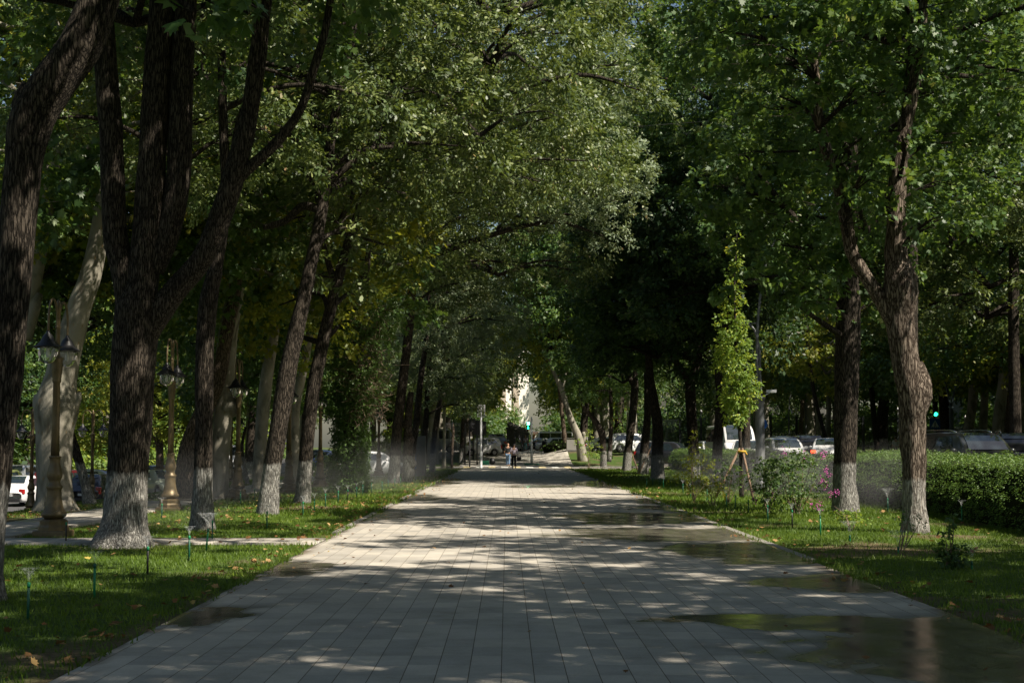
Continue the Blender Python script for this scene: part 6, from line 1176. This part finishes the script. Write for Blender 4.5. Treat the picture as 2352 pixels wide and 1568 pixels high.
# ------------------------------------------------------------------ street furniture at the lane end
x, y = WS(1314, 27.5); root = empty('utility_cabinet', (x, y, tz(x, y)), label='grey cuboid cabinet beside the man with the phone', cat='cabinet'); mb = MB(); mb.box(-.48, .48, -.3, .3, .0, 1.02, .02); mb.build('body', M['greyb'], root); mb = MB(); mb.box(-.52, .52, -.34, .34, 1.023, 1.09, .015); mb.build('lid', M['stone_d'], root); mb = MB(); mb.box(-.55, .55, -.4, .4, -.1, .10, .02); mb.build('plinth', M['stone_d'], root)
x, y = WS(1250, 21.5); root = empty('litter_bin', (x, y, tz(x, y) + .05), label='dark litter bin at the edge of the far footway', cat='litter bin'); mb = MB(); mb.lathe([(.22, 0), (.25, .1), (.26, .95), (.24, 1.0)], seg=12); mb.build('body', M['black'], root); mb = MB(); mb.lathe([(.28, 1.003), (.28, 1.06), (.12, 1.15), (0, 1.16)], seg=12); mb.build('lid', M['grey_metal'], root)
x, y = WS(1113, 30.0); root = empty('green_box', (x, y, tz(x, y) + .02), label='low green box with a rounded dark lamp beside the white pole', cat='box'); mb = MB(); mb.box(-.3, .35, -.3, .3, .0, .34, .02); mb.build('body', M['boxgreen'], root); mb = MB(); mb.blob((.6, -.05, .28), (.22, .22, .26), 12, 8); mb.build('knob', M['black'], root)
x, y = WS(958, 44); root = empty('switch_cabinet', (x, y, tz(x, y)), label='tall grey cabinet with a blue panel behind the left row trunks', cat='cabinet'); mb = MB(); mb.box(-.35, .45, -.3, .3, -.1, 2.1, .02); mb.build('body', M['grey_metal'], root); mb = MB(); mb.box(-.34, -.02, -.33, -.303, .4, 1.3, .01); mb.build('blue_panel', M['blue'], root)

# ------------------------------------------------------------------ sprinklers, leaf litter, mist
M['pipe_g'] = paint('green_plastic_pipe', (0.01, 0.22, 0.09), 0.45); M['pipe_d'] = paint('dark_green_plastic_pipe', (0.008, 0.09, 0.05), 0.5); M['pipe_b'] = paint('black_plastic_pipe', (0.012, 0.012, 0.012), 0.5)
m, nt, b, o_ = newmat('water_spray'); L = nt.links.new; b.inputs['Base Color'].default_value = (.9, .93, .95, 1); b.inputs['Roughness'].default_value = .3
tc = nt.nodes.new('ShaderNodeTexCoord'); mp = nt.nodes.new('ShaderNodeMapping'); mp.inputs['Scale'].default_value = (40, 40, 9); L(tc.outputs['Object'], mp.inputs[0]); nz = N(nt, 'ShaderNodeTexNoise', i_Scale=1.0, i_Detail=3.0); L(mp.outputs[0], nz.inputs['Vector'])
r_ = ramp(nt, [(.42, (0.01, 0.01, 0.01)), (.8, (.24, .24, .24))], nz.outputs['Fac']); tr = nt.nodes.new('ShaderNodeBsdfTransparent'); tl = nt.nodes.new('ShaderNodeBsdfTranslucent'); tl.inputs[0].default_value = (.9, .93, .95, 1); a_ = nt.nodes.new('ShaderNodeAddShader'); L(b.outputs[0], a_.inputs[0]); L(tl.outputs[0], a_.inputs[1])
mx = nt.nodes.new('ShaderNodeMixShader'); L(r_.outputs[0], mx.inputs[0]); L(tr.outputs[0], mx.inputs[1]); L(b.outputs[0], mx.inputs[2]); L(mx.outputs[0], o_.inputs['Surface']); M['spray'] = m
m, nt, b, o_ = newmat('water_droplets'); b.inputs['Base Color'].default_value = (.85, .88, .9, 1); b.inputs['Roughness'].default_value = .15; M['drops'] = m
def sprinkler(px, py, label, group, pm='pipe_d', h=.30, spray=1.0, lean=0.0, seed=0):
    s_ = (py - 1023) / (CAMZ - .0); x, y = WS(px, s_); root = empty('sprinkler', (x, y, tz(x, y)), label=label, cat='sprinkler', group=group); rr = random.Random(seed)
    mb = MB(); mb.tube([(0, 0, -.05), (lean * .5, 0, h * .5), (lean, 0, h)], .0135, 8); mb.build('riser', M[pm], root)
    mb = MB(); mb.lathe([(.016, 0), (.018, .02), (.016, .04), (.01, .05), (0, .052)], lean, 0, h - .01, 10); mb.build('nozzle', M['pipe_g' if pm != 'pipe_g' else 'pipe_d'], root)
    if spray:
        mb = MB(); R2 = .10 * spray; H2 = .15 * spray; z0 = h + .05; prof = [(.006, 0), (R2 * .35, H2 * .5), (R2 * .8, H2 * .85), (R2 * 1.2, H2 * 1.0)]; mb.lathe(prof, lean, 0, z0, 18); w_ = mb.build('water_spray', M['spray'], root)
        mb = MB()
        for q in range(26):
            a = rr.random() * 6.283; u = rr.uniform(.2, 2.6); rad = R2 * u * rr.uniform(.8, 1.2); zz = z0 + H2 * (u * 1.3 - .32 * u * u) + rr.gauss(0, .015); c = (lean + rad * math.cos(a), rad * math.sin(a), zz); e = rr.uniform(.0012, .0022); mb.add([(c[0] - e, c[1], c[2]), (c[0], c[1] - e, c[2]), (c[0] + e, c[1] + e, c[2]), (c[0], c[1], c[2] + e * 3)], [(0, 1, 3), (1, 2, 3), (2, 0, 3), (0, 2, 1)])
        mb.build('droplets', M['drops'], w_)
    return root
LS = [(78, 1415, 'pipe_d'), (227, 1362, 'pipe_g'), (347, 1313, 'pipe_b'), (441, 1282, 'pipe_d'), (479, 1262, 'pipe_g'), (493, 1238, 'pipe_d'), (160, 1243, 'pipe_b'), (377, 1190, 'pipe_d'), (617, 1212, 'pipe_d'), (699, 1185, 'pipe_d'), (725, 1176, 'pipe_g'), (750, 1162, 'pipe_d'), (779, 1154, 'pipe_d'), (801, 1151, 'pipe_b'), (821, 1143, 'pipe_d'), (835, 1136, 'pipe_d'), (855, 1131, 'pipe_d'), (879, 1127, 'pipe_d'), (893, 1119, 'pipe_d'), (908, 1116, 'pipe_d'), (921, 1112, 'pipe_d'), (932, 1109, 'pipe_d'), (944, 1106, 'pipe_d'), (956, 1103, 'pipe_d'), (968, 1100, 'pipe_d'), (1000, 1096, 'pipe_d'), (556, 1156, 'pipe_g'), (588, 1148, 'pipe_d')]
RS = [(1484, 1117, 'pipe_d'), (1498, 1115, 'pipe_d'), (1515, 1115, 'pipe_d'), (1522, 1121, 'pipe_g'), (1567, 1134, 'pipe_d'), (1584, 1140, 'pipe_g'), (1622, 1149, 'pipe_g'), (1666, 1162, 'pipe_d'), (1685, 1166, 'pipe_d'), (1716, 1179, 'pipe_d'), (1760, 1195, 'pipe_d'), (1816, 1209, 'pipe_b'), (1880, 1225, 'pipe_g'), (1793, 1134, 'pipe_g'), (2035, 1175, 'pipe_d'), (2204, 1199, 'pipe_g'), (1947, 1240, 'pipe_g'), (2057, 1267, 'pipe_g'), (2224, 1303, 'pipe_g')]
num = ['nearest', 'second nearest', 'third nearest', 'fourth nearest', 'fifth nearest', 'sixth nearest', 'seventh nearest', 'eighth nearest', 'ninth nearest', 'tenth nearest', '11th nearest', '12th nearest', '13th nearest', '14th nearest', '15th nearest', '16th nearest', '17th nearest', '18th nearest', '19th nearest', '20th nearest', '21st nearest', '22nd nearest', '23rd nearest', '24th nearest', '25th nearest', '26th nearest', '27th nearest', '28th nearest'] + ['%dth nearest' % k if k not in (31, 32, 33) else {31: '31st', 32: '32nd', 33: '33rd'}[k] + ' nearest' for k in range(29, 60)]
for side, lst in (('left', LS), ('right', RS)):
    for i, (px, py, pm) in enumerate(sorted(lst, key=lambda q: -q[1])):
        colr = {'pipe_d': 'dark green', 'pipe_g': 'bright green', 'pipe_b': 'black'}[pm]; extra = ' spraying bubbling water' if (px, py) == (479, 1262) else ''
        low = px in (1947, 2057, 2224)
        sprinkler(px, py, '%s sprinkler pipe%s, %s to the camera on the %s lawn' % (colr, extra, num[i], side), 'sprinklers on the %s lawn' % side, pm, h=.06 if low else .30 if py > 1120 else .26, spray=(1.5 if low or px in (479, 2035) else .8) if (py > 1130 or i % 3 == 0) else 0, lean=.03 if px in (479, 1685) else 0, seed=px)
# fallen leaves: uncountable litter
def litter(n, seed, boxes):
    r = np.random.default_rng(seed); out = []; tt = []
    lp = leafpoly('maple')
    for (x0, x1, y0, y1, f, zf, dn) in boxes:
        m_ = int(n * f); x = r.uniform(x0, x1, m_); y = r.uniform(y0, y1, m_)
        if dn: kp = r.random(m_) < ss((fbm(x * .5, y * .5, 77) - .35) / .3) * .9 + .1; x, y = x[kp], y[kp]
        m_ = len(x); mt = rotm('z', r.random(m_) * 6.283) @ rotm('y', r.normal(0, .35, m_)) @ rotm('x', r.normal(0, .35, m_)); sz = r.uniform(.05, .12, m_)
        v = np.einsum('nij,kj->nki', mt, lp) * sz[:, None, None] + np.stack([x, y, zf(x, y) + .022], -1)[:, None, :]; out.append(v.reshape(-1, 3)); tt.append(r.random(m_))
    return np.concatenate(out), np.concatenate(tt)
M['litter'] = leafmat('fallen_dry_leaves', [(0, (.10, .045, .018)), (.5, (.25, .13, .05)), (.9, (.42, .27, .12)), (1, (.45, .36, .08))], .15, (.4, .2, .05), .7, .2)
gz_ = lambda x, y: ground_z(x, y) + .02
v, t = litter(1800, 5, [(-8.4, -3.1, 9, 24, .14, gz_, 1), (-8.4, -3.1, 24, 60, .85, gz_, 1), (-8.4, -3.1, 60, 97, .15, gz_, 1), (4.2, 9.5, 12, 30, .10, gz_, 1), (4.2, 11, 30, 95, .25, gz_, 1), (-3.7, -3.1, 9, 90, .22, gz_, 0), (4.25, 4.8, 12, 90, .15, gz_, 0), (-11.8, -10.3, 20, 60, .30, gz_, 0)])
o = bpy.data.objects.new('fallen_leaves', mesh_np('fallen_leaves', v, 12, [M['litter']], t)); link(o); tag(o, kind='stuff')
v, t = litter(420, 6, [(PX0, PX1, 9, 25, .10, path_z, 0), (PX0, PX1, 25, 97, .45, path_z, 1), (PX0, PX0 + .5, 14, 80, .25, path_z, 0), (PX1 - .4, PX1, 14, 80, .15, path_z, 0)]); v = v.reshape(-1, 12, 3); c = v.mean(1, keepdims=True); v = ((v - c) * .75 + c - [0, 0, .006]).reshape(-1, 3)
o = bpy.data.objects.new('fallen_leaves', mesh_np('fallen_leaves', v, 12, [M['litter']], t)); link(o); tag(o, kind='stuff')
# drifting sprinkler mist
def mist(px, s_, rx, ry, rz_, dens, seed):
    m, nt, b, o_ = newmat('sprinkler_mist'); nt.nodes.remove(b); L = nt.links.new; pv = nt.nodes.new('ShaderNodeVolumePrincipled'); pv.inputs['Color'].default_value = (.95, .97, .95, 1); pv.inputs['Anisotropy'].default_value = 0.2
    tc = nt.nodes.new('ShaderNodeTexCoord'); mp = nt.nodes.new('ShaderNodeMapping'); mp.inputs['Scale'].default_value = (1 / rx, 1 / ry, 1 / rz_); L(tc.outputs['Object'], mp.inputs[0])
    ln = N(nt, 'ShaderNodeVectorMath', operation='LENGTH'); L(mp.outputs[0], ln.inputs[0]); mr = N(nt, 'ShaderNodeMapRange', interpolation_type='SMOOTHSTEP'); L(ln.outputs['Value'], mr.inputs[0])
    mr.inputs[1].default_value = 1.0; mr.inputs[2].default_value = 0.1; mr.inputs[3].default_value = 0.0; mr.inputs[4].default_value = dens
    nz = N(nt, 'ShaderNodeTexNoise', i_Scale=1.1, i_Detail=2.0); L(tc.outputs['Object'], nz.inputs['Vector']); nr = ramp(nt, [(.35, (.25, .25, .25)), (.65, (1, 1, 1))], nz.outputs['Fac'])
    mu = N(nt, 'ShaderNodeMath', operation='MULTIPLY'); L(mr.outputs[0], mu.inputs[0]); L(nr.outputs[0], mu.inputs[1]); L(mu.outputs[0], pv.inputs['Density']); L(pv.outputs[0], o_.inputs['Volume'])
    x, y = WS(px, s_); mb = MB(); mb.blob((0, 0, 0), (rx, ry, rz_), 20, 12); o = mb.build('sprinkler_mist', m, kind='stuff'); o.location = (x, y, tz(x, y) + rz_ * .45); return o
if MIST:
    mist(850, 66, 3.0, 8, 1.5, .06, 1); mist(985, 42, 2.6, 8, 1.9, .09, 2); mist(400, 115, 2.0, 4.0, 1.3, .05, 3); mist(1770, 70, 3.4, 8, 1.5, .05, 4); mist(2080, 90, 3.2, 4.0, 1.3, .07, 5); mist(1540, 50, 3.0, 9, 1.5, .05, 6); mist(640, 80, 2.8, 5.0, 1.2, .05, 7)

# ------------------------------------------------------------------ labels of look-alikes told apart by their order in depth
bylab = {}
for q in col.objects:
    if q.parent is None and q.get('group') and q.get('label'): bylab.setdefault((q['group'], q['label']), []).append(q)
for (g_, l_), lst in bylab.items():
    if len(lst) > 1:
        for i, q in enumerate(sorted(lst, key=lambda a: a.location.y)): q['label'] = l_ + (', ' + num[i] if i < len(num) else ', the farthest') + ' of them'
